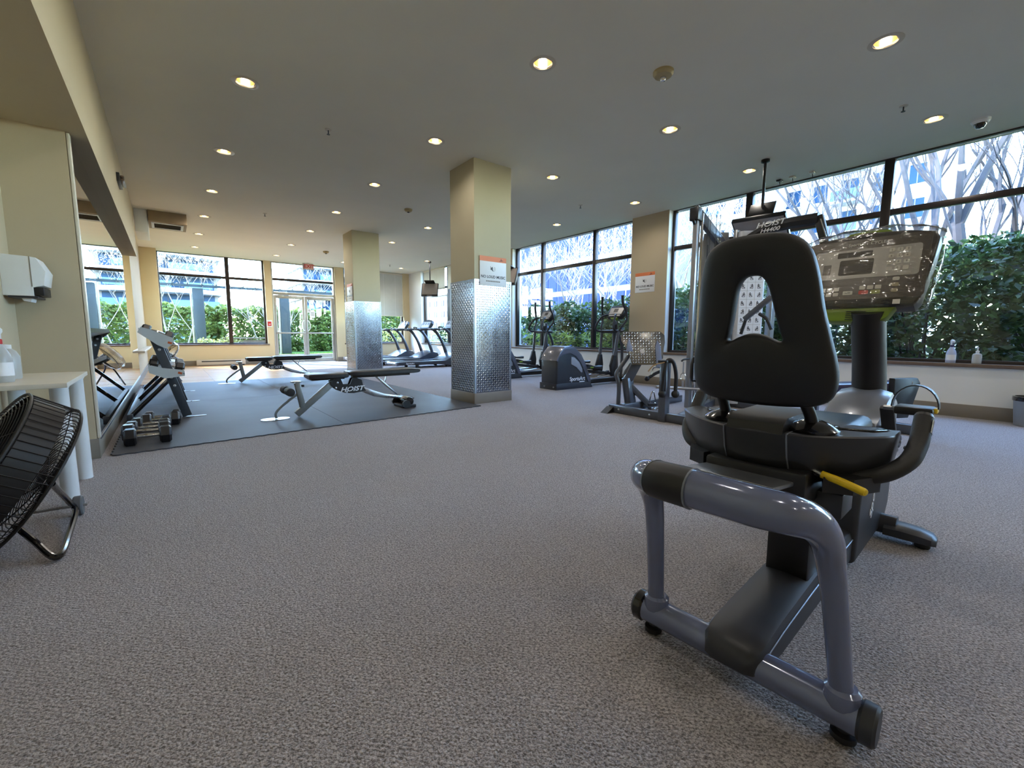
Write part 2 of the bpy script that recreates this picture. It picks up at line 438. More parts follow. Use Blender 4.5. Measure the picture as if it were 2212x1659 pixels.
# left wall: alcove, return, mirror wall
struct(MB().bounds((XA-.2, YF-.2, -.2), (XA, YA, HC+.2)).build('wall_alcove', TAUPE, smooth=0), 'taupe alcove wall beside the table')
struct(MB().bounds((XA-.2, YA, -.2), (XL, YB+.3, HC+.2)).build('wall_left', TAUPE, smooth=0), 'taupe wall stepping out to the mirror')
mb = MB(); mb.bounds((XA, YA-.012, 0), (XL+.012, YA, .15), bev=.003); mb.bounds((XL, YA-.012, 0), (XL+.012, YB, .15), bev=.003); mb.bounds((XA, YF, 0), (XA+.012, YA, .15), bev=.003)
struct(mb.build('baseboard_left', GREYBASE), 'grey vinyl base under the mirror')
mb = MB(); mb.bounds((XA, YF-.2, 2.31), (-0.36, 10.56, HC+.1))
struct(mb.build('ceiling_bulkhead', TAUPE, smooth=0), 'dropped ceiling bulkhead above the mirror')
struct(MB().bounds((XA-.2, YF-.4, -.2), (XO, YF-.2, HC+.3)).build('wall_front', BEIGE, smooth=0))
# low ledge on the left wall beyond the mirror
struct(MB().bounds((XL, 10.75, .56), (XL+.1, YB, .60), bev=.006).build('trim_1', OFFWHITE), 'pale ledge on the wall beyond the mirror')
struct(MB().bounds((XL, YB-.35, 0), (-0.12, YB, HC), bev=.004).build('trim_2', BEIGE), 'beige corner pier beside the far window')

def window(name, axis, a0, a1, z0, z1, mull, trans, plane, label, inward, fm=FRAME_D, head=0.014, mw=0.075):
    """axis 'y': glass in a plane x=plane running along y; axis 'x': glass in a plane y=plane"""
    root = bpy.data.objects.new(name, None); COL.objects.link(root)
    root.location = (plane, a0, z0) if axis == 'y' else (a0, plane, z0); struct(root, label)
    L = a1-a0; H = z1-z0
    def B(mb, u0, u1, w0, w1, d, bev=.004):
        if axis == 'y': mb.bounds((-d/2, u0, w0), (d/2, u1, w1), bev)
        else: mb.bounds((u0, -d/2, w0), (u1, d/2, w1), bev)
        return mb
    f = MB(); B(f, 0, .05, 0, H, .09); B(f, L-.05, L, 0, H, .09); B(f, .05, L-.05, 0, .05, .09); B(f, .05, L-.05, H-head, H, .09)
    f.build('window_frame', fm, root)
    cuts = [0.025]+[m-a0 for m in mull]+[L-.025]
    for m in mull: B(MB(), m-a0-mw/2, m-a0+mw/2, .05, H-head, .10).build('mullion', fm, root)
    zc = [0.025]+[t-z0 for t in trans]+[H-head/2]
    for i in range(len(cuts)-1):
        for t in trans: B(MB(), cuts[i]+.03, cuts[i+1]-.03, t-z0-.035, t-z0+.035, .085).build('transom', fm, root)
        for j in range(len(zc)-1):
            B(MB(), cuts[i], cuts[i+1], zc[j], zc[j+1], .008, 0).build('pane', GLASS, root)
    s = MB()
    if axis == 'y': s.bounds((XR-.035-plane, -.04, SILL-.03-z0), (-.02, L+.04, SILL+.012-z0), .006)
    elif plane < 0: s.bounds((-.04, .02, SILL-.03-z0), (L+.04, .22, SILL+.012-z0), .006)
    else: s.bounds((-.04, YB-.035-plane, SILL-.03-z0), (L+.04, -.02, SILL+.012-z0), .006)
    s.build('window_sill', BROWNSILL, root)
    return root
my = lambda px, py: onx(px, py, XG).y
m2 = [my(1622, 430), my(1920, 400)]; m2 = m2+[m2[1]-1.66, m2[1]-3.32]
window('window_1', 'y', bays_r[0][0], bays_r[0][1], SILL, HC, sorted(m2), [TRZ], XG, 'tall dark framed window behind the exercise bike', -1, mw=.10)
window('window_2', 'y', bays_r[1][0], bays_r[1][1], SILL, HC, sorted([my(1173, 650), my(1284, 650)]), [TRZ], XG, 'tall dark framed window behind the ellipticals', -1)
window('window_3', 'y', bays_r[2][0], bays_r[2][1], SILL, HC, [12.75], [TRZ], XG, 'dark framed window behind the hanging television', -1)
mxp = lambda px, py: ony(px, py, YG).x
window('window_4', 'x', bx['w1'][0], bx['w1'][1], SILL, HC, [mxp(494, 650)], [2.57], YG, 'wide window beside the glazed doors', -1, mw=.10)
window('window_5', 'x', bx['w2'][0], bx['w2'][1], SILL, HC, [5.9], [2.57], YG, 'far window with a lowered roller blind', -1)
# glazed double door with a two-light transom
d0, d1 = bx['door']; LD = d1-d0
door = bpy.data.objects.new('door_1', None); COL.objects.link(door); door.location = (d0, YG-.02, 0); struct(door, 'glazed aluminium double doors to the garden')
DH = 2.14
f = MB(); f.bounds((0, -.06, 0), (.05, .06, HC), .004); f.bounds((LD-.05, -.06, 0), (LD, .06, HC), .004); f.bounds((.05, -.06, DH+.02), (LD-.05, .06, DH+.10), .004)
f.bounds((.05, -.06, HC-.03), (LD-.05, .06, HC), .004); f.build('door_frame', FRAME_L, door)
MB().bounds((.05, -.045, 2.60), (LD-.05, .045, 2.67), .004).build('transom', FRAME_D, door)
MB().bounds((.03, -.004, DH+.08), (LD-.03, .004, 2.63)).build('pane', GLASS, door); MB().bounds((.03, -.004, 2.64), (LD-.03, .004, HC-.01)).build('pane', GLASS, door)
for sgn in (0, 1):
    x0 = .055 if sgn == 0 else LD/2+.004; x1 = LD/2-.004 if sgn == 0 else LD-.055
    lf = MB(); s = .075
    lf.bounds((x0, -.025, .012), (x0+s, .025, DH), .004); lf.bounds((x1-s, -.025, .012), (x1, .025, DH), .004)
    lf.bounds((x0+s, -.025, .012), (x1-s, .025, .14), .004); lf.bounds((x0+s, -.025, DH-.09), (x1-s, .025, DH), .004)
    leaf = lf.build('door_leaf', FRAME_L, door)
    MB().bounds((x0+s-.02, -.004, .12), (x1-s+.02, .004, DH-.07)).build('pane', GLASS, leaf)
    MB().bar((x0+.03, -.05, .96), (x1-.03, -.05, .96), .035, .045, bev=.006).build('push_bar', FRAME_L, leaf)
    hx = x1-.05 if sgn == 0 else x0+.05; dx = -.07 if sgn == 0 else .07
    MB().tube(catmull([(hx, -.03, 1.36), (hx, -.08, 1.36), (hx+dx*.6, -.09, 1.33), (hx+dx, -.09, 1.2), (hx+dx*.6, -.09, 1.07), (hx, -.08, 1.04), (hx, -.03, 1.04)], 5), .014, 8).build('pull_handle', WHITE, leaf)
    MB().bounds((x0+s-.02, -.045, DH-.05), (x0+s+.22, -.025, DH+.01), .004).build('door_closer', FRAME_L, leaf)

# structural columns with diamond plate cladding
def pillar(name, x0, y0, w, label, zclad, sign=None):
    root = bpy.data.objects.new(name, None); COL.objects.link(root); root.location = (x0, y0, 0); struct(root, label)
    MB().bounds((0, 0, 0), (w, w, HC)).build('shaft', PILP, root, smooth=0)
    b = .016
    MB().bounds((-b, -b, 0), (w+b, w+b, .145), .004).build('baseboard', GREYBASE, root)
    t = .006
    for nm, o, ax in (('front', (0, -t, 0), (1, 0, 0)), ('left', (-t, w, 0), (0, -1, 0)), ('right', (w+t, 0, 0), (0, 1, 0)), ('rear', (w, w+t, 0), (-1, 0, 0))):
        ax = Vector(ax); nrm = ax.cross(Vector((0, 0, 1))); o = Vector(o)
        sh = MB(); sh.prism([(0, .145), (w, .145), (w, zclad), (0, zclad)], o, ax, (0, 0, 1), nrm, -t, 0)
        sheet = sh.build('cladding_sheet', PLATE, root, smooth=0)
        if nm in ('right', 'rear'): continue
        lg = MB(); p = .0315; nx = int((w-.03)/p); nz = int((zclad-.16)/p)
        for i in range(nx):
            for j in range(nz):
                c = o+ax*(.022+p*(i+.5))+Vector((0, 0, .152+p*(j+.5)))
                dd = (ax*.5+Vector((0, 0, 1))*.866) if (i+j) % 2 else (ax*.5-Vector((0, 0, 1))*.866)
                e = dd.cross(nrm)
                P = [c-dd*.0145, c-dd*.007+e*.0055, c+dd*.007+e*.0055, c+dd*.0145, c+dd*.007-e*.0055, c-dd*.007-e*.0055]
                T = [c-dd*.006+nrm*.0042, c+dd*.006+nrm*.0042]
                lg.add(P+T, [(0, 1, 6), (1, 2, 7, 6), (2, 3, 7), (3, 4, 7), (4, 5, 6, 7), (5, 0, 6)])
        tag(lg.build('tread_lugs', LUG, root, smooth=0, fix=False), kind='stuff')
    for cx, cy in ((0, 0), (w, 0), (0, w), (w, w)):
        sx = -1 if cx == 0 else 1; sy = -1 if cy == 0 else 1
        e = MB(); e.bounds((cx+sx*.009, cy+sy*.009, .145), (cx-sx*.02, cy+sy*.006, zclad)); e.bounds((cx+sx*.009, cy+sy*.009, .145), (cx+sx*.006, cy-sy*.02, zclad))
        e.build('corner_trim', ALU, root, smooth=0)
    return root
PILP = mat('painted_column', (188, 178, 150), .75, var=.02, vscale=2, bump=.08, bscale=120)
LUG = mat('brightened_tread_aluminium', (214, 217, 224), .18, 1.0, var=.03)  # same metal as the sheet, with the lugs' glint put into its colour
PLATE = mat('diamond_plate_aluminium', (122, 127, 138), 0.2, 1.0, var=0.04, vscale=5, rvar=0.05)  # sheet tone darkened so the painted lug glints stand out
P1 = (3.19, 4.864); P2 = (3.25, 9.76); PW = .60
pil1 = pillar('pillar_1', P1[0], P1[1], PW, 'square beige column clad in diamond plate, nearest the camera', 1.655)
pil2 = pillar('pillar_2', P2[0], P2[1], PW, 'farther square beige column clad in diamond plate', 1.655)
# ------------------------------------------------------------------ recessed ceiling lamps
GOLDREF = mat('warm_reflector', (226, 190, 140), 0.25, 0.8, var=0.02)
TRIM = mat('lamp_trim_white', (206, 196, 178), 0.4, var=0.02)
BULB, n_, l_, b_ = node_mat('lamp_bulb')
b_.inputs['Base Color'].default_value = (1, .95, .85, 1); b_.inputs['Emission Color'].default_value = (1, .80, .55, 1); b_.inputs['Emission Strength'].default_value = 5
_tr = MB().lathe([(.074, .012), (.078, -.004), (.098, -.005), (.112, -.002), (.112, .004)], n=28, caps=False).build('trim_ring', TRIM)
_rf = MB().lathe([(.074, .012), (.068, .06), (.055, .13), (.001, .135)], n=24, caps=False).build('reflector', GOLDREF)
_bb = MB().lathe([(.001, -.004), (.022, -.002), (.030, .008), (.030, .07), (.024, .1), (.001, .1)], n=16, caps=False).build('bulb', BULB)
for o in (_tr, _rf, _bb): COL.objects.unlink(o)
ROWS = ['row above the rubber mats', 'row left of the columns', 'row right of the columns', 'row beside the tree windows']
ORD = ['first', 'second', 'third', 'fourth', 'fifth', 'sixth', 'seventh', 'eighth', 'ninth', 'tenth']
FIRST = [4, 3, 2, 2]                                        # first lamp of each row that the photo shows
ld = bpy.data.lights.new('lamp_glow', 'SPOT'); ld.energy = LAMP_POWER; ld.color = (1, .93, .83); ld.spot_size = radians(165); ld.spot_blend = 0.6; ld.shadow_soft_size = .05
for i, x in enumerate(LX):
    for j, y in enumerate(LY):
        k = j-FIRST[i]
        lab = 'lit recessed ceiling lamp, %s from the camera in the %s' % (ORD[k], ROWS[i]) if k >= 0 else 'unseen lit recessed ceiling lamp %s behind the camera in the %s' % (ORD[-k-1], ROWS[i])
        r = thing('ceiling_lamp', lab, 'ceiling lamp', (x, y, HC), 0, 'recessed ceiling lamps')
        for s in (_tr, _rf, _bb): inst(s, r, (0, 0, 0))
        lo = bpy.data.objects.new('lamp_glow', ld); COL.objects.link(lo); lo.parent = r; lo.location = (0, 0, -.02)

# smoke detector, dome camera, sprinklers
def ceil_pt(px, py): return onz(px, py, HC)
BEIGEPL = mat('aged_beige_plastic', (178, 160, 118), 0.5, var=0.05)
p = ceil_pt(1433, 155); r = thing('smoke_detector', 'round beige smoke detector with a drooping sensor cage near the front lamps', 'smoke detector', p)
MB().lathe([(.085, 0), (.085, -.018), (.07, -.038), (.03, -.045), (.001, -.045)], n=28, caps=False).build('body', BEIGEPL, r)
MB().lathe([(.024, -.04), (.026, -.06), (.018, -.075), (.001, -.078)], n=16, caps=False).build('sensor', CHROME, r)
p = ceil_pt(882, 452); r = thing('smoke_detector', 'small round smoke detector on the ceiling between the two columns', 'smoke detector', p)
MB().lathe([(.07, 0), (.07, -.02), (.05, -.045), (.001, -.05)], n=24, caps=False).build('body', BEIGEPL, r); MB().lathe([(.02, -.045), (.02, -.06), (.001, -.062)], n=12, caps=False).build('sensor', DARKGREY, r)
p = ceil_pt(704, 543); r = thing('smoke_detector', 'small beige smoke detector on the ceiling near the exit doors', 'smoke detector', p)
MB().lathe([(.075, 0), (.075, -.02), (.05, -.05), (.001, -.055)], n=24, caps=False).build('body', BEIGEPL, r); MB().lathe([(.02, -.05), (.02, -.07), (.001, -.072)], n=12, caps=False).build('sensor', DARKGREY, r)
p = ceil_pt(2119, 258); r = thing('dome_camera', 'white dome security camera on the ceiling beside the window', 'security camera', p)
MB().lathe([(.075, 0), (.075, -.02), (.06, -.04), (.05, -.043)], n=28, caps=False).build('base', WHITE, r)
MB().lathe([(.05, -.04), (.047, -.06), (.032, -.082), (.001, -.09)], n=24, caps=False).build('dome', BLACKG, r)
for px, py, lb in ((709, 280, 'above the rubber mats'), (1952, 229, 'between the front window lamps'), (572, 461, 'far above the first bench'), (1254, 443, 'near the pier between the windows'), (842, 572, 'beside the far roller blind')):
    p = ceil_pt(px, py); r = thing('fire_sprinkler', 'small metal fire sprinkler on the ceiling '+lb, 'sprinkler', p, 0, 'ceiling sprinklers')
    MB().lathe([(.036, 0), (.034, -.006), (.015, -.008), (.001, -.008)], n=18, caps=False).build('escutcheon', TRIM, r)
    s = MB(); s.cyl((0, 0, -.005), (0, 0, -.05), .006, n=8); s.lathe([(.018, -.05), (.018, -.053)], n=12); s.build('nozzle', DARKGREY, r)
# cable brackets at the window head
for px, py, lb in ((1684, 389, 'nearest the television pole'), (1712, 381, 'in the middle of the three'), (1755, 371, 'farthest from the television pole')):
    p = ceil_pt(px, py); r = thing('ceiling_bracket', 'small ceiling cable bracket above the window, '+lb, 'bracket', p, 0, 'ceiling brackets')
    MB().box((0, 0, -.012), (.09, .06, .024), bev=.005).build('plate', OFFWHITE if px != 1684 else DARKGREY, r)
    MB().tube(catmull([(0, 0, -.02), (.02, 0, -.06), (.05, .01, -.05), (.07, .02, -.015)], 4), .004, 6).build('cable', DARKGREY, r)

# ------------------------------------------------------------------ rubber mats
def wavy(a, b, n, amp, off=0):
    a = Vector(a); b = Vector(b); d = (b-a); nrm = Vector((d.y, -d.x)).normalized(); out = []
    for i in range(n):
        t = i/n; out.append(a+d*t+nrm*amp*(1 if (i+off) % 4 in (1, 2) else 0))
    return out
xm = [-0.40, 1.372, 3.15]; yl = [4.40, 7.25, 10.15]; sk = .26/3.55
def my_(x, y): return y+(x-xm[0])*sk*(1-(y-4.4)/5.75)
names = {(0, 0): 'black rubber floor mat under the dumbbells by the mirror', (1, 0): 'black rubber floor mat under the front bench beside the column', (0, 1): 'black rubber floor mat behind the dumbbell rack, touching the floorboards', (1, 1): 'black rubber floor mat under the far bench beside the farther column'}
for i in range(2):
    for j in range(2):
        g = .0025
        a = Vector((xm[i]+g, my_(xm[i], yl[j])+g)); b = Vector((xm[i+1]-g, my_(xm[i+1], yl[j])+g)); c = Vector((xm[i+1]-g, my_(xm[i+1], yl[j+1])-g)); d = Vector((xm[i]+g, my_(xm[i], yl[j+1])-g))
        poly = wavy(a, b, 72, .012 if j == 0 else 0) + wavy(b, c, 100, .010 if i == 1 else 0) + wavy(c, d, 8, 0) + wavy(d, a, 112, .014 if i == 0 else 0)
        o = MB().prism([(p.x, p.y) for p in poly], (0, 0, 0), (1, 0, 0), (0, 1, 0), (0, 0, 1), .0005, .011).build('rubber_mat', RMAT, smooth=0)
        tag(o, names[i, j], 'mat', 'interlocking rubber mats')

# ------------------------------------------------------------------ wall mirror, soffit speaker, bulkheads
r = thing('wall_mirror', 'large frameless wall mirror behind the dumbbell rack', 'mirror', (XL+.004, YA+.06, .15))
MB().bounds((0, 0, 0), (.006, 10.5-YA-.06, 2.155)).build('glass', MIRROR, r, smooth=0)
MB().bounds((-.001, -.055, -.0), (.016, 0, 2.155), .003).build('edge_trim', OFFWHITE, r)
MB().bounds((-.001, 0, -.018), (.014, 10.5-YA-.06, 0.004), .003).build('bottom_channel', ALU, r)
pa = onx(250, 371, -.36); pb = onx(261, 417, -.36)
r = thing('wall_light', 'small dark two-part fixture on the bulkhead above the mirror', 'wall light', (-.36, pa.y, pb.z))
hh = pa.z-pb.z
MB().bounds((.0, 0, 0), (.03, .42, hh), .004).build('back_plate', DARKGREY, r); MB().bounds((.03, .03, .02), (.07, .38, hh*.46), .01).build('lower_shade', BROWNSILL, r); MB().bounds((.03, .03, hh*.54), (.07, .38, hh-.02), .01).build('upper_shade', BROWNSILL, r)
r = thing('air_duct', 'brown ceiling duct box with a slotted vent beneath', 'air duct', (-.155, 10.54, HC-.19))
MB().bounds((0, 0, 0), (.57, .75, .19), .003).build('casing', mat('brown_duct', (150, 130, 104), .6), r)
f = MB(); w0, w1, v0, v1 = .04, .52, .1, .62
f.bounds((w0, v0, -.014), (w1, v0+.04, 0), .002); f.bounds((w0, v1-.04, -.014), (w1, v1, 0), .002); f.bounds((w0, v0+.04, -.014), (w0+.04, v1-.04, 0), .002); f.bounds((w1-.04, v0+.04, -.014), (w1, v1-.04, 0), .002)
f.build('vent_frame', WHITE, r)
for k in range(7):
    MB().box(((w0+w1)/2, v0+.07+k*.063, -.004), (w1-w0-.08, .05, .004), Matrix.Rotation(radians(25), 3, 'X')).build('vent_slat', GREYBASE, r)
o = MB().bounds((-.35, 10.57, HC-.40), (-.165, 11.5, HC), .004).build('duct_cover', WHITE); tag(o, 'white boxed duct cover at the end of the bulkhead', 'duct cover')

# baseboard heater
h0 = ony(425, 790, YB-.05).x; h1 = ony(531, 790, YB-.05).x
r = thing('baseboard_heater', 'white electric baseboard heater below the far window', 'heater', (h0, YB-.015, 0))
L = h1-h0
MB().bounds((0, -.065, .02), (L, 0, .175), .006).build('casing', OFFWHITE, r)
MB().bounds((.12, -.067, .11), (L-.12, -.06, .14)).build('grille_slot', DARKGREY, r)
MB().bounds((.02, -.06, 0), (L-.02, -.01, .02)).build('foot_rail', DARKGREY, r)

# roller blinds
BLIND = mat('translucent_blind_fabric', (206, 208, 202), 0.8, var=0.02, bump=0.1, bscale=400, trans=0.0)
def blind(root_loc, L, H, axis, label):
    r = thing('roller_blind', label, 'roller blind', root_loc)
    A = (lambda a, b, c: (a, b, c)) if axis == 'x' else (lambda a, b, c: (b, a, c))
    MB().bounds(A(0, -.002, -H), A(L, .002, 0)).build('fabric', BLIND, r, smooth=0)
    MB().cyl(A(0, 0, -.03), A(L, 0, -.03), .03).build('roller_tube', OFFWHITE, r)
    MB().bounds(A(0, -.008, -H-.025), A(L, .008, -H), .004).build('bottom_bar', OFFWHITE, r)
    for t in (.3, .72): MB().bounds(A(L*t, -.0035, -H), A(L*t+.012, -.0025, -.05)).build('seam', WHITE, r)
    return r
blind((5.93, YB+.06, HC-.01), 1.03, 1.54, 'x', 'pale roller blind half lowered over the window behind the treadmills')
blind((XR+.07, 10.55, HC-.01), 2.1, .72, 'y', 'short pale roller blind next to the middle mullion of the side window')
blind((XR+.07, 12.85, HC-.01), 1.5, .66, 'y', 'short pale roller blind behind the hanging television')

# ------------------------------------------------------------------ signs and small wall items
def music_sign(root_m, w, h, label):
    r = thing('notice_sign', label, 'sign', (0, 0, 0), 0, 'no loud music notices'); r.matrix_world = root_m
    MB().bounds((-w/2, -h/2, 0), (w/2, h/2, .004), .0015).build('board', PAPER, r)
    MB().bounds((-w/2, h/2-h*.17, .004), (w/2, h/2, .0048)).build('header_band', ORANGE, r)
    I4 = Matrix.Identity(4)
    text_obj('NO LOUD MUSIC', h*.135, INK, r, Matrix.Translation((0, -h*.20, .0044)), bold=.0012)
    sm = MB()
    for q in range(9): sm.bounds((-w*.27+q*w*.06, -h*.37, .004), (-w*.27+q*w*.06+w*.045, -h*.325, .0045))
    sm.build('small_lettering', GREYBASE, r, smooth=0)
    sp = MB(); k = h*.1
    sp.prism([(-.9*k, -.35*k), (-.45*k, -.35*k), (.05*k, -.85*k), (.05*k, .85*k), (-.45*k, .35*k), (-.9*k, .35*k)], (-.25*k, h*.08, .004), (1, 0, 0), (0, 1, 0), (0, 0, 1), 0, .0008)
    sp.bar((-1.2*k, h*.08+.8*k, .0045), (.2*k, h*.08-.9*k, .0045), .18*k, .0008)
    sp.build('speaker_icon', INK, r, smooth=0)
    wv = MB()
    for rr in (.5, .9):
        pts = [(-.1*k+rr*k*cos(a), h*.08+rr*k*sin(a)*1.1, .0045) for a in [radians(-50+10*q) for q in range(11)]]
        wv.tube(pts, .05*k, 5)
    wv.build('sound_wave', GREYBASE, r)
    sc = [(-.9, -.5), (-.5, -.7), (-.1, .1), (.1, .9), (-.1, .4), (0, -.5), (.3, .1), (.5, -.3), (.9, 0)]
    MB().tube(catmull([(w*.3+x*h*.09, h/2-h*.09+y*h*.06, .005) for x, y in sc], 4), h*.007, 5).build('logo', INK, r)
    return r
# on the near column, front face
yq = P1[1]-.012
a = ony(1036, 551, yq); b = ony(1093, 607, yq)
music_sign(frame((a.x+(b.x-a.x)/2, P1[1]-.011, a.z-.19), (1, 0, 0), (0, 0, 1)), b.x-a.x, .38, 'orange and white no loud music notice on the nearest column')
xq = P2[0]-.012
a = onx(748, 617, xq); b = onx(761, 650, xq)
music_sign(frame((P2[0]-.011, P2[1]+.22, 1.66+.19), (0, -1, 0), (0, 0, 1)), .36, .38, 'orange and white no loud music notice on the farther column')
a = onx(1373, 594, XR-.012); b = onx(1414, 622, XR-.012)
music_sign(frame((XR-.0125, (a.y+b.y)/2, (a.z+b.z)/2-.02), (0, -1, 0), (0, 0, 1)), abs(a.y-b.y), .37, 'orange and white no loud music notice on the pier between the windows')
# exit sign
a = ony(653, 568, YB-.3); b = ony(677, 583, YB-.3)
r = thing('exit_sign', 'red lettered exit sign hanging above the glazed doors', 'exit sign', ((a.x+b.x)/2, YB-.3, HC))
hw = (b.x-a.x)/2
MB().bounds((-hw, -.03, -.20), (hw, .03, -.02), .005).build('housing', mat('exit_sign_grey', (168, 150, 140), .5), r)
MB().bounds((-.03, -.03, -.02), (.03, .03, 0)).build('mount', OFFWHITE, r)
MB().bounds((-hw*.55, -.033, -.19), (hw*.97, -.03, -.03)).build('panel', mat('exit_face', (224, 190, 180), .5), r)
text_obj('EXIT', .15, RED, r, frame((hw*.2, -.035, -.11), (1, 0, 0), (0, 0, 1)), bold=.004)
# fire alarm call point
a = ony(582, 699, YB-.01)
r = thing('fire_alarm_station', 'red fire alarm pull station on the post beside the doors', 'fire alarm', (a.x, YB, a.z))
MB().bounds((-.07, -.04, -.11), (.07, 0, .11), .006).build('back_box', WHITE, r); MB().bounds((-.05, -.055, -.07), (.05, -.04, .06), .004).build('pull_plate', RED, r); MB().bounds((-.03, -.065, -.03), (.03, -.055, -.01), .002).build('pull_handle', WHITE, r)
# papers taped to the doors
for px, py, w, h, lb in ((675, 679, .16, .22, 'white paper notice taped high on the right door'), (668, 671, .10, .13, 'small white paper note overlapping the notice on the right door'), (595, 690, .10, .12, 'small pale paper note on the left door glass')):
    a = ony(px, py, YG-.03)
    o = tag(MB().bounds((a.x-w/2, YG-.0335-(.001 if w < .15 else 0), a.z-h/2), (a.x+w/2, YG-.0325, a.z+h/2)).build('paper_notice', PAPER, smooth=0), lb, 'paper notice', 'papers on the doors')
    for k in range(3): MB().bounds((a.x-w*.32, YG-.0352, a.z+h*(.2-.18*k)), (a.x+w*.32, YG-.0346, a.z+h*(.26-.18*k))).build('text_line', INK, o, smooth=0)
# ------------------------------------------------------------------ recumbent exercise bike (x forward, y to its left)
BK = thing('exercise_bike', 'grey and black recumbent exercise bike in the foreground', 'exercise bike', (1.16, .485, 0), radians(3))
SEAM = mat('pale_edge_line', (120, 126, 136), .3, .3)
# rear stabiliser
rb = MB().tube([(0, y, .068) for y in np.linspace(-.27, .27, 9)], .041, 20).build('rear_stabiliser', SLATE, BK)
for s in (-1, 1):
    MB().lathe([(.001, 0), (.040, .0), (.046, .006), (.046, .028), (.040, .036), (.001, .037)], (0, s*.268 if s > 0 else -.268-.037, .068), 24, 'y', caps=False).build('end_cap', BLACKG if s > 0 else DARKGREY, rb)
    MB().lathe([(.022, 0), (.026, .004), (.026, .018), (.014, .022), (.014, .034)], (0, s*.245, 0), 16).build('rubber_foot', BLACKR, rb)
    MB().lathe([(.036, .085), (.038, .10), (.036, .122), (.028, .130)], (-.002, s*.2365, 0), 20).build('socket_collar', SLATE, rb)
# lift handle hoop
half = [(0, .238, .075), (-.012, .237, .18), (-.03, .235, .33), (-.05, .232, .43), (-.085, .226, .495), (-.135, .210, .542), (-.18, .178, .562), (-.203, .125, .568), (-.208, .065, .570)]
hoop = [Vector((x, -y+.030*min(1, (z-.075)/.35), z)) for x, y, z in half]+[Vector((-.209, 0, .570))]+[Vector(p) for p in half[::-1]]
rad_h = [.0245, .0248, .026, .0285, .034, .0395, .0435, .0450, .0455]
pts = catmull(hoop, 6); rr = lerpn(rad_h+[.0455]+rad_h[::-1], len(pts))
lh = MB().tube(pts, rr, 24).build('lift_handle', SLATE, BK, smooth=60)
gi = [i for i, p in enumerate(pts) if .04 < p.y < .145 and p.x < -.15]
MB().tube([pts[i] for i in gi], [rr[i]+.003 for i in gi], 24).build('grip_sleeve', BLACK, lh, smooth=60)
for i in (gi[0], gi[-1]):
    dv = (pts[i+1]-pts[i-1]).normalized()*.002
    MB().tube([pts[i]-dv, pts[i]+dv], rr[i]+.0042, 24).build('sleeve_ring', SEAM, lh)
# floor spine with plastic cover
prof = []
xs_ = [-.055, -.045, -.02, .03, .12, .35, .55, .8, 1.0]
zt = [.085, .105, .122, .134, .145, .157, .163, .168, .17]
rings = []
for x, z in zip(xs_, zt):
    w = .078*(.55 if x < -.05 else .8 if x < -.03 else .96 if x < 0 else 1); b = .05 if x > .05 else .062
    rings.append([Vector((x, w*cx, b+(z-b)*cz)) for cx, cz in ((-1, 0), (-1, .7), (-.9, .92), (-.6, 1), (0, 1.02), (.6, 1), (.9, .92), (1, .7), (1, 0))])
sp = MB().loft(rings).build('floor_spine', DARKGREY, BK)
e = MB()
for s in (-1, 1): e.tube([(x, s*.079, .05+(z-.05)*.70) for x, z in list(zip(xs_, zt))[2:]], .0022, 6)
e.build('edge_line', SEAM, sp)
MB().bounds((.38, -.062, .12), (.53, .062, .47), .012).build('seat_post', BLACK, BK)
# front stabiliser and feet
fs = MB().tube([(1.4, y, .065) for y in np.linspace(-.15, .15, 5)], .045, 16).build('front_stabiliser', DARKGREY, BK)
for s in (-1, 1):
    rg = []
    for t, w, h in ((0, .05, .055), (.06, .052, .06), (.12, .05, .055), (.16, .042, .045), (.175, .025, .03)):
        rg.append([Vector((1.40+w*1.2*cx, s*(.11+t), .02+h*(.5+.55*cz))) for cx, cz in ((-1, -.5), (-1, .5), (-.6, 1), (.6, 1), (1, .5), (1, -.5), (.6, -.8), (-.6, -.8))])
    MB().loft(rg).build('foot_cover', DARKGREY, fs)
    MB().lathe([(.025, 0), (.028, .005), (.026, .025)], (1.4, s*.24, 0), 14).build('rubber_foot', BLACKR, fs)
# main housing
hp = [(.90, .035), (1.46, .035), (1.56, .12), (1.58, .35), (1.52, .58), (1.36, .66), (1.14, .60), (1.0, .53), (.93, .44), (.90, .25)]
hs_ = MB().prism(hp, (0, 0, 0), (1, 0, 0), (0, 0, 1), (0, -1, 0), -.092, .092, .02, 3).build('drive_housing', DARKGREY, BK)
text_obj('SportsArt', .072, WHITEINK, hs_, frame((1.17, -.0935, .30), (.35, 0, .94), (-.94, 0, .35)), shear=.2, bold=.001)
# silver hood over the drive
top = []
for x, z, w in ((1.02, .50, .08), (1.06, .56, .10), (1.14, .625, .112), (1.24, .67, .115), (1.36, .695, .11), (1.47, .67, .10), (1.55, .58, .08)):
    top.append([Vector((x, w*cx, z+hz)) for cx, hz in ((-1.02, -.13), (-1, -.05), (-.85, -.015), (-.4, 0), (.4, 0), (.85, -.015), (1, -.05), (1.02, -.13))])
MB().loft(top).build('silver_hood', mat('silver_plastic', (128, 133, 146), .3, .3, coat=.3), hs_)
disc = MB(); disc.lathe([(.001, -.005), (.19, -.005), (.2, 0), (.2, .006), (.17, .012), (.001, .012)], (1.24, 0, .38), 36, 'y', caps=False)
for s in (-1, 1):
    dk = MB().lathe([(.001, 0), (.16, .0), (.165, .006), (.13, .012), (.001, .014)] if s > 0 else [(.001, 0), (.16, 0), (.165, -.006), (.13, -.012), (.001, -.014)], (1.22, s*.092, .44), 36, 'y', caps=False).build('side_disc', BLACK, hs_)
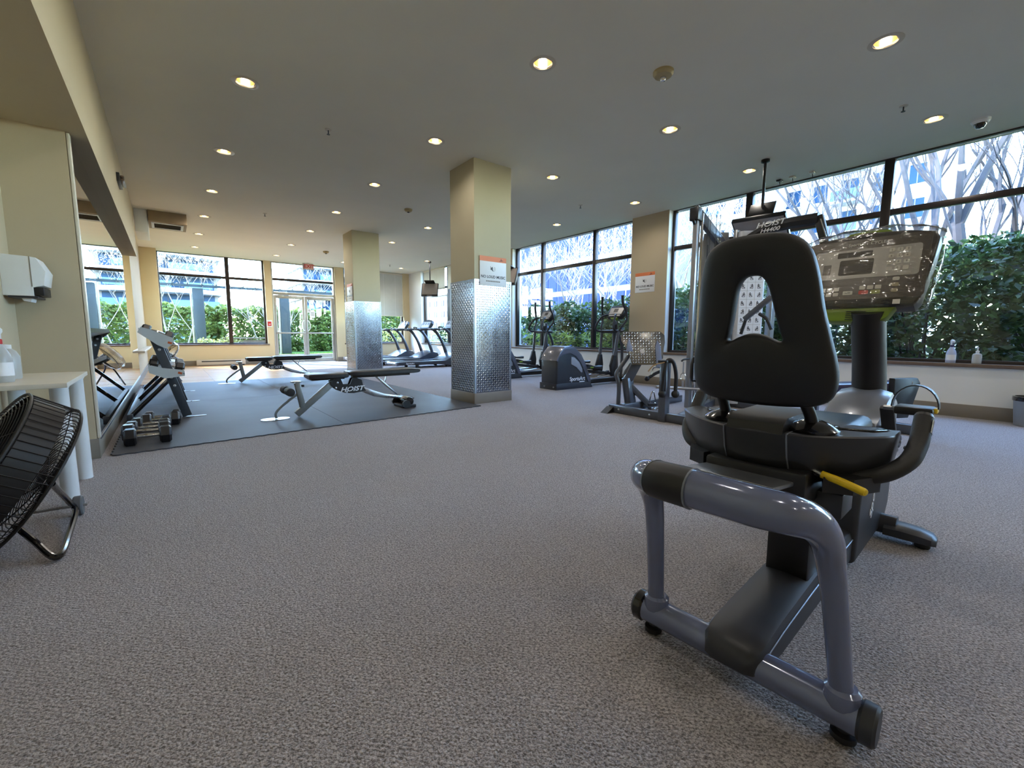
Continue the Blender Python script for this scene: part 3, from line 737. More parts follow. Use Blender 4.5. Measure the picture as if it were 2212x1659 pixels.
# cranks and pedals
def pedal(cx, cz, s, ang):
    pd = MB(); c = Vector((cx, s*.205, cz))
    pd.box(c, (.105, .11, .03), Matrix.Rotation(ang, 3, 'Y'), .008)
    p_ = pd.build('pedal', BLACK, BK)
    st = []
    for k in range(15):
        a = pi*k/14; st.append(c+Matrix.Rotation(ang, 3, 'Y') @ Vector((.0, -.062*cos(a)*1.05, .012+.082*sin(a))))
    sm = MB()
    for i in range(14):
        sm.bar(st[i], st[i+1]+(st[i+1]-st[i])*.12, .045, .004, up=(0, (st[i]-c).y, (st[i]-c).z+.01))
    sm.build('toe_strap', DARKGREY, p_)
    MB().box(c+Vector((0, s*.058, .005)), (.05, .012, .018), bev=.003).build('strap_buckle', YELLOW, p_)
    return p_
for s, (cx, cz) in ((-1, (1.02, .655)), (1, (1.42, .30))):
    MB().bar((1.22, s*.125, .45), (cx, s*.125, cz), .02, .045, up=(0, 1, 0), bev=.006).build('crank_arm', DARKGREY, BK)
    MB().cyl((cx, s*.115, cz), (cx, s*.17, cz), .01, n=10).build('pedal_axle', STEEL, BK)
    pedal(cx, cz, s, 0)
MB().cyl((1.22, -.135, .45), (1.22, .135, .45), .022, n=14).build('crank_spindle', STEEL, BK)
# console neck
rings = []
for x, z, a, b in ((1.43, .60, .085, .066), (1.41, .70, .082, .064), (1.36, .82, .078, .062), (1.29, .95, .076, .061), (1.25, 1.04, .075, .06)):
    rings.append([Vector((x+a*cos(q), b*sin(q), z+.25*a*cos(q))) for q in [2*pi*k/24 for k in range(24)]])
MB().loft(rings).build('console_neck', BLACK, BK)
# console: tilted panel.  local frame u (left), w (up the panel), n (towards the rider)
tl = radians(20); cu = Vector((0, 1, 0)); cw = Vector((sin(tl), 0, cos(tl))); cn = Vector((-cos(tl), 0, sin(tl))); co = Vector((1.235, 0, 1.055))
# outline (u, w)
otl = [(-.215, .0), (-.235, .03), (-.262, .20), (-.272, .295), (-.255, .325), (-.16, .345), (0, .358), (.16, .345), (.255, .325), (.272, .295), (.262, .20), (.235, .03), (.215, 0)]
cons = MB().prism(otl, co, cu, cw, cn, -.075, .012, .012, 3).build('console', BLACK, BK)
def cpt(u, w, d=0): return co+cu*u+cw*w+cn*d
def cpan(name, u0, u1, w0, w1, m, d=.0135, r=.006, par=None):
    cx, cy = (u0+u1)/2, (w0+w1)/2
    return MB().prism([(x+cx, y+cy) for x, y in rrect(abs(u1-u0), abs(w1-w0), r, 3)], co, cu, cw, cn, .011, d).build(name, m, par or cons, smooth=0)
PANEL = mat('console_silver', (150, 150, 150), .35, .2)
DKPANEL = mat('console_dark', (52, 46, 42), .3)
SCREEN = mat('console_screen', (30, 26, 22), .4)
KEY = mat('console_key', (208, 208, 205), .4)
cpan('dark_face', -.245, .245, .035, .325, DKPANEL, .0132, .02)
cpan('silver_face', -.215, .215, .135, .275, PANEL, .0142, .012)
cpan('upper_screen', -.03, .115, .238, .264, SCREEN, .0150, .004)
cpan('main_screen', -.04, .10, .152, .226, SCREEN, .0150, .008)
cpan('heart_icon', .135, .17, .16, .21, DKPANEL, .0146, .004)
Mtxt = lambda u, w, d: frame(cpt(u, w, d), -cu, cw)
text_obj('SportsArt  CYCLE', .02, WHITEINK, cons, Mtxt(.0, .298, .0145))
for rr_ in range(4):
    for c in range(3):
        u = -.105-.030*c; w = .254-.0285*rr_
        k = cpan('number_key', u-.0105, u+.0105, w-.009, w+.009, KEY, .0155, .004)
        t = '123456789'[rr_*3+c] if rr_ < 3 else ('', '0', '')[c]
        if t: text_obj(t, .013, INK, k, Mtxt(u, w, .0158), 'digit', extrude=.0002)
for c in range(3):
    for q in range(2): cpan('program_key', .155-.030*c-.0115, .155-.030*c+.0115, .052+.024*q, .052+.024*q+.017, KEY, .0150, .003)
k = cpan('entry_key', .025, .065, .056, .074, KEY, .0150, .003); text_obj('ENTER', .008, INK, k, Mtxt(.045, .065, .0155), 'digit', extrude=.0002)
for c in range(3): cpan('function_key', -.012-.031*c-.012, -.012-.031*c+.012, .078, .096, KEY, .0150, .003)
cpan('stop_key', -.038, .0, .056, .074, mat('red_key', (200, 60, 56), .4), .0150, .004); cpan('start_key', -.085, -.047, .056, .074, mat('green_key', (150, 160, 96), .4), .0150, .004)
for q in range(3): cpan('side_key', -.150, -.124, .060+.026*q, .076+.026*q, KEY if q == 2 else mat('tan_key', (150, 142, 118), .4), .0150, .006)
cpan('barcode_label', -.165, -.138, .006, .026, PAPER, .0145, .001)
# green speaker bar below and green cap on top
gb = MB().prism([(-.125, -.045), (-.10, -.062), (.10, -.062), (.125, -.045), (.15, .0), (-.15, 0)], co, cu, cw, cn, -.05, .0, .008).build('green_lower_cover', GREEN, cons)
for s in range(5): MB().bar(cpt(-.04, -.018-.009*s, .0015), cpt(.04, -.018-.009*s, .0015), .002, .004, up=cn).build('speaker_slot', INK, gb)
MB().prism([(-.10, .345), (.10, .345), (.08, .362), (.0, .369), (-.08, .362)], co, cu, cw, cn, -.06, .006, .006).build('green_top_cap', GREEN, cons)
# crinkled clear plastic wrapped over the console
FILM = glass_mat('clear_plastic_film', (.93, .91, .87), 1.5, .08, 2.0, .5)
fm = MB(); rng = random.Random(3); NU, NW = 34, 22; gv = []
for layer in (0, 1):
    for j in range(NW+1):
        for i in range(NU+1):
            a = i/NU*2-1; b = j/NW
            wmax = .372-.05*abs(a)**3; wmin = -.03+.03*abs(a)**2
            hw = .262+.028*min(1, b*1.6)
            d = (.034 if layer == 0 else -.085)*(1-.5*max(abs(a)**8, (2*b-1)**10))
            d += .006*sin(9*a+14*b+layer)*sin(5*b+3*a)+.004*sin(31*b+17*a*a)+rng.uniform(-.0012, .0012)
            gv.append(cpt(a*hw, wmin+(wmax-wmin)*b, d))
st = NU+1; of = (NU+1)*(NW+1); ff = []
for j in range(NW):
    for i in range(NU):
        k = j*st+i; ff.append((k, k+1, k+st+1, k+st))
ff2 = [tuple(of+q for q in f[::-1]) for f in ff]
rim = [i for i in range(NU+1)]+[j*st+NU for j in range(1, NW+1)]+[NW*st+i for i in range(NU-1, -1, -1)]+[j*st for j in range(NW-1, 0, -1)]
side = [(rim[i], of+rim[i], of+rim[(i+1) % len(rim)], rim[(i+1) % len(rim)]) for i in range(len(rim)) if not (rim[i] < NU and rim[(i+1) % len(rim)] <= NU)]
fm.add(gv, ff+ff2+side)
fm.build('plastic_wrap', FILM, cons, smooth=180)
# seat rail, carriage, tray
rl = MB(); rl.bar((.0, .055, .548), (.55, .03, .49), .24, .012, bev=.003); rl.bar((.0, .055, .528), (.55, .03, .47), .17, .03, bev=.003)
rl = rl.build('seat_rail', ALU, BK)
MB().bounds((.13, -.10, .47), (.40, .17, .565), .01).build('seat_carriage', BLACK, BK)
bl = MB()
for y in (-.03, .0): bl.cyl((.21, y-.05, .475), (.16, y-.05, .475), .011, n=8)
bl.build('carriage_bolts', CHROME, BK)
MB().bounds((.24, -.16, .43), (.36, -.07, .50), .006).build('lock_block', DARKGREY, BK)
# curved tray body behind the seat
TRAYM = mat('tray_plastic', (40, 42, 46), .38, coat=.15, var=.03)
def tray_ring(z, off, n=40):
    out = []
    for k in range(n+1):                                     # rear curve, left tip to right tip
        y = .305-(.61)*k/n; t = abs(y)/.305
        out.append(Vector((.115+.20*t**2.2+off*(1-.3*t), y*(1-off*.9)*(1 if y > 0 else .90), z)))
    for k in range(n+1):                                     # front curve back
        y = -.305+(.61)*k/n; t = abs(y)/.305
        out.append(Vector((.36+.06*t**2-off*.2, y*(1-off*.9)*(1 if y > 0 else .90), z)))
    return out
rings = [tray_ring(.545, .06), tray_ring(.552, .045), tray_ring(.60, .018), tray_ring(.65, .004), tray_ring(.664, .0), tray_ring(.668, .006)]
tr = MB().loft(rings).build('armrest_tray', TRAYM, BK)
MB().loft([[Vector((x, y, z)) for x, y in ((.10+o, -.07), (.37, -.072), (.37, .078), (.10+o, .075))] for z, o in ((.665, .02), (.69, .03), (.705, .06))]).build('center_lid', BLACK, tr)
for y in (-.08, .085):
    t = abs(y)/.305
    MB().tube([(.113+.20*t**2.2+o, y, z) for z, o in ((.56, .04), (.60, .016), (.65, .002), (.667, .0), (.669, .08))], .0022, 6).build('seam_line', SEAM, tr)
for s in (-1, 1):                                            # bottle wells at both ends
    wl = MB().prism([(x, y) for x, y in [(.305, s*.15), (.35, s*.135), (.395, s*.17), (.405, s*.235), (.385, s*.255), (.335, s*.23)]][::-s], (0, 0, 0), (1, 0, 0), (0, 1, 0), (0, 0, 1), .6685, .6715, .0012).build('well_rim', BLACKG, tr)
    MB().prism([(x, y) for x, y in [(.315, s*.158), (.35, s*.145), (.385, s*.175), (.395, s*.23), (.38, s*.245), (.34, s*.222)]][::-s], (0, 0, 0), (1, 0, 0), (0, 1, 0), (0, 0, 1), .671, .6722).build('well_floor', BLACK, wl)
    MB().loft([[Vector((x, s*y, z)) for x, y in ((.17, .16), (.33, .12), (.36, .20), (.29, .26), (.2, .22))] for z in (.56, .53, .518)]).build('under_cover', BLACK, tr)
# side handles
for s in (-1, 1):
    hp_ = [(.27, s*.12, .545), (.27, s*.20, .548), (.29, s*.262, .566), (.345, s*.302, .598), (.40, s*.313, .635), (.435, s*.314, .672), (.46, s*.314, .705)]
    pts = catmull(hp_, 6)
    hd = MB().tube(pts, [.016, .018, .021, .022, .022, .022, .0215], 18).build('side_handle', BLACKR, BK, smooth=60)
    e0 = Vector(hp_[-1]); dr = (e0-Vector(hp_[-2])).normalized()
    MB().tube([e0-dr*.0, e0+dr*.010, e0+dr*.014], [.0218, .019, .004], 18).build('end_cap', BLACK, hd)
    pl = MB(); m0 = e0-dr*.028
    ring = []
    for t in (-.02, .02):
        a = Vector((0, 1, 0)); b = dr.cross(a)
        ring.append([m0+dr*t+(a*cos(q)+b*sin(q))*.0228 for q in [radians(150+k*12) if s < 0 else radians(-30+k*12) for k in range(8)]])
    fs = [(k, k+1, 9+k-1+0, 8+k) for k in range(7)]
    pl.add(ring[0]+ring[1], [(k, k+1, 8+k+1, 8+k) for k in range(7)]); pl.build('pulse_sensor', CHROME, hd, smooth=60)
# yellow seat lever
lv = MB().tube(catmull([(.26, -.02, .562), (.20, -.085, .569), (.18, -.125, .562)], 4), .0065, 8).build('seat_lever', STEEL, BK)
MB().tube(catmull([(.183, -.12, .563), (.176, -.165, .555), (.167, -.212, .544), (.165, -.219, .5425)], 4), [.010, .0105, .0105, .005], 12).build('lever_grip', YELLOW, lv)
# backrest with opening
RO = [(0, 1.191), (.075, 1.185), (.122, 1.154), (.143, 1.09), (.156, 1.0), (.171, .925), (.183, .865), (.187, .815), (.178, .772), (.15, .748), (.10, .738), (0, .734)]
RI = [(0, 1.088), (.022, 1.083), (.038, 1.058), (.047, 1.02), (.056, .975), (.066, .935), (.070, .922), (.066, .916), (.054, .918), (.036, .928), (.018, .935), (0, .937)]
def full(half): return [(y, z) for y, z in half]+[(-y, z) for y, z in half[-2:0:-1]]
ro = [(p.x, p.y) for p in catmull([(y, z, 0) for y, z in full(RO)], 4, True)]; ri = [(p.x, p.y) for p in catmull([(y, z, 0) for y, z in full(RI)], 4, True)]
N = len(ro); S = 12; rings = []
def bx_(y, z): return .155-.10*(z-.74)/.46+.9*y*y*(1 if True else 0)
for k in range(2*S):
    a = pi*k/S                                               # around the section: outer -> rear face -> inner -> front face
    c = cos(a); sn = sin(a)
    q = (1-abs(c)**1.0*(1 if c > 0 else -1))/2
    ring = []
    for i in range(N):
        (yo, zo), (yi, zi) = ro[i], ri[i]
        y = yo+(yi-yo)*q; z = zo+(zi-zo)*q
        wdt = hypot(yo-yi, zo-zi)
        T = .036*min(1, .75+wdt)
        sx = math.copysign(abs(sn)**.55, sn)
        ring.append(Vector((bx_(y, z)-T*sx, y+.012, z)))
    rings.append(ring)
bk = MB()
vs = [p for r_ in rings for p in r_]; R2 = len(rings)
bk.add(vs, [(j*N+i, j*N+(i+1) % N, ((j+1) % R2)*N+(i+1) % N, ((j+1) % R2)*N+i) for j in range(R2) for i in range(N)])
MESHBLK = mat('black_foam_backrest', (17, 19, 24), .52, var=.1, vscale=40, bump=.12, bscale=500)
br = bk.build('backrest', MESHBLK, BK, smooth=80)
for y in (.118, -.112):
    MB().tube(catmull([(.215, y, .672), (.205, y, .71), (.18, y*.96+.01, .76)], 4), [.020, .015, .015], 14).build('backrest_post', BLACK, BK)
    MB().lathe([(.062, .668), (.064, .676), (.045, .69), (.022, .70), (.001, .70)], (.225, y, 0), 26, caps=False).build('post_base', BLACKG, BK)
MB().bounds((.34, -.17, .60), (.72, .19, .66), .028, 3).build('seat_cushion', VINYL, BK)

for o in BK.children:                                        # the seat group sits a little left of the floor spine
    n_ = o.name.split('.')[0]
    if n_ in ('armrest_tray', 'side_handle', 'backrest', 'backrest_post', 'post_base', 'seat_cushion'): o.location.y += .033
    if n_ == 'console': o.location.y += .04; o.scale = (1, .87, 1)
# ------------------------------------------------------------------ adjustable benches (x from the foot end to the head end)
def make_bench():
    r = thing('weight_bench', 'black padded adjustable weight bench with silver grey frame, nearest the camera', 'weight bench', (0.98, 5.22, .011), 0, 'weight benches')
    G = mat('bench_silver_paint', (128, 132, 132), .34, .35, coat=.25)
    def pad(x0, x1, z0, z1, name):
        o = MB()
        rg = []
        for t, k in ((0, .0), (.03, .7), (.1, 1), (.9, 1), (.97, .7), (1, 0)):
            x = x0+(x1-x0)*t; hz = (z1-z0)/2; cz = (z0+z1)/2; w = .135*(.9+.1*k)
            rg.append([Vector((x, w*a, cz+hz*(.55+.45*k)*b)) for a, b in ((-1, -.6), (-1, .5), (-.93, .85), (-.7, 1), (.7, 1), (.93, .85), (1, .5), (1, -.6), (.9, -.9), (-.9, -.9))])
        return o.loft(rg).build(name, VINYL, r)
    pad(.20, .63, .415, .478, 'seat_pad'); bp = pad(.645, 1.53, .43, .492, 'back_pad')
    MB().bounds((.24, -.05, .40), (.60, .05, .418)).build('seat_bracket', BLACK, r)
    MB().bounds((.70, -.05, .405), (1.42, .05, .43), .004).build('back_support_bar', BLACK, r)
    MB().bar((.08, 0, .03), (.47, 0, .355), .055, .07, bev=.008).build('front_leg', G, r)
    MB().bar((.15, 0, .09), (.10, 0, .385), .055, .06, bev=.008).build('roller_post', G, r)
    MB().box((.09, 0, .395), (.10, .08, .014), bev=.004).build('post_cap', STEEL, r)
    MB().cyl((.10, 0, .345), (.17, 0, .345), .012).build('lock_pin', BLACK, r)
    MB().tube(catmull([(-.12, 0, .012), (-.125, 0, .06), (-.09, 0, .11), (.02, 0, .2), (.12, 0, .27)], 5), .013, 10).build('front_brace', G, r)
    MB().prism(rrect(.28, .17, .08), (-.13, 0, 0), (1, 0, 0), (0, 1, 0), (0, 0, 1), 0, .006).build('floor_plate', STEEL, r)
    rl = MB().cyl((-.0, -.17, .30), (-.0, .17, .30), .014).build('roller_axle', STEEL, r)
    for s in (-1, 1): MB().lathe([(.012, 0), (.042, .002), (.045, .02), (.045, .13), (.042, .148), (.012, .15)], (0, .03 if s > 0 else -.18, .30), 18, 'y').build('foam_roller', BLACKR, r)
    pl = [(.44, .385), (.50, .40), (.56, .40), (.585, .33), (.66, .33), (.69, .40), (.73, .41), (.80, .38), (.82, .29), (.85, .245), (.78, .235), (.70, .225), (.60, .235), (.52, .27), (.45, .33)]
    for s in (-1, 1):
        o = MB().prism(pl, (0, s*.04, 0), (1, 0, 0), (0, 0, 1), (0, 1, 0), -.005, .005).build('side_plate', BLACK, r, smooth=0)
        fr = frame((.68, -.0462, .275), (1, 0, .03), (0, 0, 1)) if s < 0 else frame((.68, .0462, .275), (-1, 0, .03), (0, 0, 1))
        text_obj('HOIST', .075, WHITEINK, o, fr, shear=.35, bold=.0018, sx=1.25)
        b = MB()
        for x, z in ((.50, .30), (.62, .245), (.52, .36)): b.lathe([(.012, 0), (.012, .006), (.006, .009)] if s > 0 else [(.012, 0), (.012, -.006), (.006, -.009)], (x, s*.045, z), 10, 'y')
        b.build('bolt_heads', STEEL, o)
    ra = [(.80, .30), (.95, .235), (1.10, .18), (1.30, .14), (1.31, .105), (1.12, .125), (.95, .165), (.80, .235)]
    for k in range(5):
        t = k/5; ra.insert(1, (.82, .30)) if k == 99 else None
    MB().prism(ra, (0, 0, 0), (1, 0, 0), (0, 0, 1), (0, 1, 0), -.025, .025, .006).build('rear_arm', STEEL, r)
    MB().bar((.99, .0, .405), (1.255, 0, .165), .03, .022, bev=.004).build('adjuster_ladder', STEEL, r)
    MB().bar((1.13, 0, .41), (1.10, 0, .33), .03, .012, bev=.003).build('ladder_hook', STEEL, r)
    MB().lathe([(.05, -.14), (.055, -.13), (.055, .13), (.05, .14)], (1.37, 0, .075), 22, 'y').build('rear_foot_tube', BLACKG, r)
    MB().bounds((1.27, -.15, 0), (1.45, .15, .035), .008).build('rear_foot_pad', BLACKR, r)
    for s in (-1, 1): MB().lathe([(.01, 0), (.05, .0), (.05, .03), (.01, .03)], (1.31, s*.15-(.03 if s < 0 else 0), .05), 18, 'y').build('transport_wheel', BLACK, r)
    MB().tube(catmull([(1.42, -.04, .09), (1.47, -.04, .1), (1.47, .04, .1), (1.42, .04, .09)], 5), .008, 8).build('lift_handle', BLACK, r)
    return r
bench1 = make_bench()
bench2 = copy_tree(bench1, (0.915, 9.53, .011), 0, 'black padded adjustable weight bench farther away, in front of the floorboards')

# ------------------------------------------------------------------ ellipticals (x forward)
SILVER = mat('silver_band', (92, 95, 108), .28, .35, coat=.3)
HOUSE = mat('charcoal_housing', (34, 38, 45), .36, coat=.2)
def make_elliptical(label):
    r = thing('elliptical_trainer', label, 'elliptical trainer', (5.12, 5.46, 0), 0, 'elliptical trainers')
    prof = [(.0, .0), (.84, .0), (.83, .06), (.76, .22), (.66, .42), (.55, .58), (.42, .69), (.28, .73), (.14, .72), (.03, .62), (-.03, .5), (-.03, .12)]
    h = MB().prism(prof, (0, 0, 0), (1, 0, 0), (0, 0, 1), (0, 1, 0), -.20, .20, .03, 3).build('drive_housing', HOUSE, r)
    MB().prism([(-.045, .0), (.86, .0), (.80, .10), (-.045, .11)], (0, 0, 0), (1, 0, 0), (0, 0, 1), (0, 1, 0), -.215, .215, .012).build('bottom_skirt', DARKGREY, h)
    band = [(.03, .625), (.14, .73), (.28, .742), (.42, .70), (.56, .585), (.67, .425), (.77, .22), (.82, .1), (.74, .1), (.66, .27), (.55, .44), (.42, .565), (.28, .62), (.1, .60), (-.02, .54)]
    for s in (-1, 1): MB().prism(band, (0, s*.2005, 0), (1, 0, 0), (0, 0, 1), (0, s, 0), -.02, .009, .006).build('silver_band', SILVER, h)
    MB().prism([(-.035, .50), (.03, .63), (.14, .733), (.28, .745), (.42, .703), (.56, .588), (.5, .56), (.3, .66), (.1, .62), (.0, .48)], (0, 0, 0), (1, 0, 0), (0, 0, 1), (0, 1, 0), -.199, .199, .004).build('top_shell', SILVER, h)
    for s in (-1, 1):
        MB().prism([(.30, .56), (.38, .545), (.50, .46), (.58, .34), (.585, .28), (.55, .275), (.44, .37), (.30, .43)], (0, s*.2005, 0), (1, 0, 0), (0, 0, 1), (0, s, 0), -.01, .012, .004).build('pale_panel', mat('pale_panel', (138, 140, 146), .4), h)
        fr = frame((.46, -.2095, .17), (1, 0, 0), (0, 0, 1)) if s < 0 else frame((.46, .2095, .17), (-1, 0, 0), (0, 0, 1))
        text_obj('SportsArt', .095, WHITEINK, h, fr, bold=.0015, shear=.1)
        MB().box((.58, s*.2095, .115), (.13, .003, .014)).build('small_lettering', WHITEINK, h)
    b = MB()
    for y in (-.15, .08): b.lathe([(.014, 0), (.014, -.02)], (-.04, y, .05), 10, 'x')
    b.build('leveling_bolts', STEEL, h)
    MB().bounds((.7, -.07, .035), (1.95, .07, .12), .015).build('base_rail', BLACK, r)
    cb = MB().bounds((1.86, -.30, .02), (1.94, .30, .09), .02).build('front_stabiliser', BLACK, r)
    for s in (-1, 1): MB().lathe([(.02, 0), (.03, .004), (.03, .02)], (1.9, s*.27, 0), 12).build('rubber_foot', BLACKR, cb)
    for s, px_, pz in ((-1, .98, .33), (1, 1.08, .40)):
        MB().tube(catmull([(.72, s*.16, .17), (1.0, s*.16, .155), (1.3, s*.16, .18), (1.6, s*.16, .21)], 5), .021, 12).build('roller_track', CHROME, r)
        arm = MB().bar((.6, s*.16, pz-.02), (1.42, s*.16, pz-.12), .04, .055, bev=.01).build('pedal_arm', BLACK, r)
        MB().lathe([(.01, 0), (.04, 0), (.04, .04), (.01, .04)], (1.32, s*.16-.02, .235), 16, 'y').build('arm_roller', DARKGREY, arm)
        pd = MB(); rg = []
        for t, w, z0, z1 in ((0, .055, .05, .085), (.04, .075, .035, .075), (.14, .085, .01, .045), (.28, .085, .0, .035), (.36, .07, .0, .04), (.39, .04, .01, .05)):
            rg.append([Vector((px_-.28+t, s*.19+w*a, pz+(z1 if b_ > 0 else z0))) for a, b_ in ((-1, -1), (-1, 1), (1, 1), (1, -1))])
        pd.loft(rg).build('foot_pedal', BLACKR, r, smooth=30)
        MB().box((px_-.22, s*.19-.085, pz+.03), (.08, .006, .025)).build('pedal_sticker', GREEN, r)
        ax = 1.46 if s < 0 else 1.50
        MB().prism([(-.05, .0), (.06, .0), (.085, .2), (.05, .40), (-.03, .40), (-.10, .2)], (ax, s*.19, .16), (1, 0, 0), (0, 0, 1), (0, 1, 0), -.035, .035, .02).build('arm_fairing', BLACK, r)
        MB().tube([(ax, s*.19, .45), (1.56, s*.20, 1.0)], .03, 12).build('swing_arm', GUNMETAL, r)
        hd = MB().tube(catmull([(1.56, s*.20, .98), (1.60, s*.25, 1.10), (1.68, s*.29, 1.22), (1.66, s*.285, 1.38), (1.61, s*.25, 1.52), (1.60, s*.24, 1.66)], 6), [.02, .02, .02, .02, .024, .025], 12).build('moving_handle', BLACKR, r)
        MB().lathe([(.027, 0), (.029, .02), (.001, .034)], (1.60, s*.24, 1.65), 12, caps=False).build('handle_cap', BLACK, hd)
        MB().tube(catmull([(1.70, s*.05, 1.02), (1.55, s*.17, 1.0), (1.42, s*.22, 1.03), (1.40, s*.21, 1.12), (1.50, s*.16, 1.28), (1.60, s*.1, 1.32)], 6), .02, 10).build('fixed_handlebar', BLACKR, r)
    MB().tube(catmull([(1.78, 0, .08), (1.74, 0, .5), (1.71, 0, .9), (1.71, 0, 1.2)], 5), [.055, .052, .05, .045], 14).build('mast', GUNMETAL, r)
    MB().tube(catmull([(1.72, 0, 1.02), (1.82, 0, .96), (1.92, 0, .78), (1.95, 0, .5), (1.93, 0, .1)], 6), .028, 12).build('curved_brace', GUNMETAL, r)
    MB().bounds((1.52, -.19, .97), (1.76, .19, 1.03), .02).build('accessory_tray', BLACK, r)
    MB().lathe([(.038, 0), (.045, .1), (.04, .1), (.034, .01)], (1.60, -.08, 1.03), 16).build('cup_holder', BLACK, r)
    t = radians(35); cn_ = Vector((-cos(t), 0, sin(t))); cw_ = Vector((sin(t), 0, cos(t))); c0 = Vector((1.66, 0, 1.27))
    c = MB().prism([(-.15, 0), (-.19, .07), (-.20, .2), (-.16, .28), (.16, .28), (.20, .2), (.19, .07), (.15, 0)], c0, (0, 1, 0), cw_, cn_, -.08, .01, .012).build('console', BLACK, r)
    MB().prism([(-.15, .07), (.15, .07), (.16, .22), (-.16, .22)], c0, (0, 1, 0), cw_, cn_, .009, .013).build('silver_face', PANEL, c, smooth=0)
    MB().prism([(-.04, .12), (.06, .12), (.06, .2), (-.04, .2)], c0, (0, 1, 0), cw_, cn_, .013, .015).build('screen', SCREEN, c, smooth=0)
    MB().prism([(-.13, .03), (.13, .03), (.13, .055), (-.13, .055)], c0, (0, 1, 0), cw_, cn_, .009, .012).build('key_row', KEY, c, smooth=0)
    MB().prism([(-.05, -.03), (.05, -.03), (.09, .0), (-.09, 0)], c0, (0, 1, 0), cw_, cn_, -.05, .0).build('green_cover', GREEN, c, smooth=0)
    return r
el2 = make_elliptical('charcoal elliptical trainer beside the window pier, its rear housing in full view')
el1 = copy_tree(el2, (5.12, 7.45, 0), 0, 'charcoal elliptical trainer half hidden behind the nearest column')

# ------------------------------------------------------------------ treadmills (x forward)
def make_treadmill(label):
    r = thing('treadmill', label, 'treadmill', (4.78, 11.46, 0), 0, 'treadmills')
    d = MB().bounds((.05, -.30, .11), (1.75, .30, .165), .01).build('running_deck', BLACKR, r)
    for s in (-1, 1):
        MB().prism([(.0, .09), (1.8, .09), (1.8, .2), (.0, .175)], (0, s*.36, 0), (1, 0, 0), (0, 0, 1), (0, 1, 0), -.06, .06, .015).build('side_rail', DARKGREY, r)
        MB().bounds((.02, s*.36-.045, .176), (1.7, s*.36+.045, .186), .004).build('foot_strip', SILVER, r)
        MB().bounds((-.03, s*.36-.06, .08), (.04, s*.36+.06, .185), .02).build('rear_cap', SILVER, r)
        ft = MB().bounds((.55, s*.36-.03, 0), (.63, s*.36+.03, .09), .005).build('foot', BLACK, r)
        MB().bounds((1.5, s*.36-.03, 0), (1.58, s*.36+.03, .09), .005).build('foot', BLACK, r)
        text_obj('SportsArt', .06, WHITEINK, r, frame((.36, s*.4215, .135), (-s, 0, 0), (0, 0, 1)), bold=.001)
        up = catmull([(1.95, s*.37, .22), (1.90, s*.37, .42), (1.80, s*.37, .68), (1.66, s*.37, .92), (1.52, s*.37, 1.06), (1.42, s*.37, 1.10)], 6)
        MB().tube(up, [.045, .042, .038, .036, .034, .03], 12, flat=1.3).build('upright', GUNMETAL, r)
        hr = MB().tube(catmull([(1.98, s*.36, 1.10), (1.7, s*.37, 1.10), (1.4, s*.37, 1.09), (1.1, s*.37, 1.06), (1.07, s*.365, 1.05)], 5), .024, 12).build('handrail', BLACKR, r)
        MB().cyl((1.30, s*.37, 1.083), (1.40, s*.37, 1.089), .0265).build('pulse_sensor', CHROME, hr)
    MB().cyl((.02, -.30, .13), (.02, .30, .13), .045).build('rear_roller', STEEL, r)
    rg = []
    for x, z in ((1.45, .2), (1.6, .27), (1.78, .36), (1.95, .41), (2.08, .38), (2.15, .25)):
        rg.append([Vector((x, .42*a, .06 if b < 0 else z*(1 if abs(a) < .9 else .92))) for a, b in ((-1, -1), (-1, 1), (-.8, 1), (.8, 1), (1, 1), (1, -1))])
    MB().loft(rg).build('motor_hood', mat('treadmill_hood', (62, 68, 78), .28, .2, coat=.4), r)
    MB().bounds((1.62, -.38, 1.06), (1.98, .38, 1.13), .02).build('console_shelf', BLACK, r)
    t = radians(30); cn_ = Vector((-cos(t), 0, sin(t))); cw_ = Vector((sin(t), 0, cos(t))); c0 = Vector((1.84, 0, 1.12))
    c = MB().prism([(-.3, 0), (-.32, .2), (-.25, .3), (0, .33), (.25, .3), (.32, .2), (.3, 0)], c0, (0, 1, 0), cw_, cn_, -.09, .012, .015).build('console', BLACK, r)
    MB().prism([(-.25, .05), (.25, .05), (.26, .24), (-.26, .24)], c0, (0, 1, 0), cw_, cn_, .011, .015).build('silver_face', PANEL, c, smooth=0)
    for u in (-.17, 0, .17): MB().prism([(u-.06, .12), (u+.06, .12), (u+.06, .21), (u-.06, .21)], c0, (0, 1, 0), cw_, cn_, .015, .017).build('screen', SCREEN, c, smooth=0)
    MB().tube(catmull([(1.6, -.12, 1.1), (1.52, -.1, 1.14), (1.5, 0, 1.16), (1.52, .1, 1.14), (1.6, .12, 1.1)], 5), .016, 10).build('front_grip', BLACKR, r)
    return r
tm1 = make_treadmill('treadmill nearest the column, its long deck fully visible')
tm2 = copy_tree(tm1, (4.70, 12.95, 0), 0, 'middle treadmill of the row in front of the hanging television')
tm3 = copy_tree(tm1, (4.55, 14.42, 0), 0, 'treadmill farthest back, in front of the roller blind')

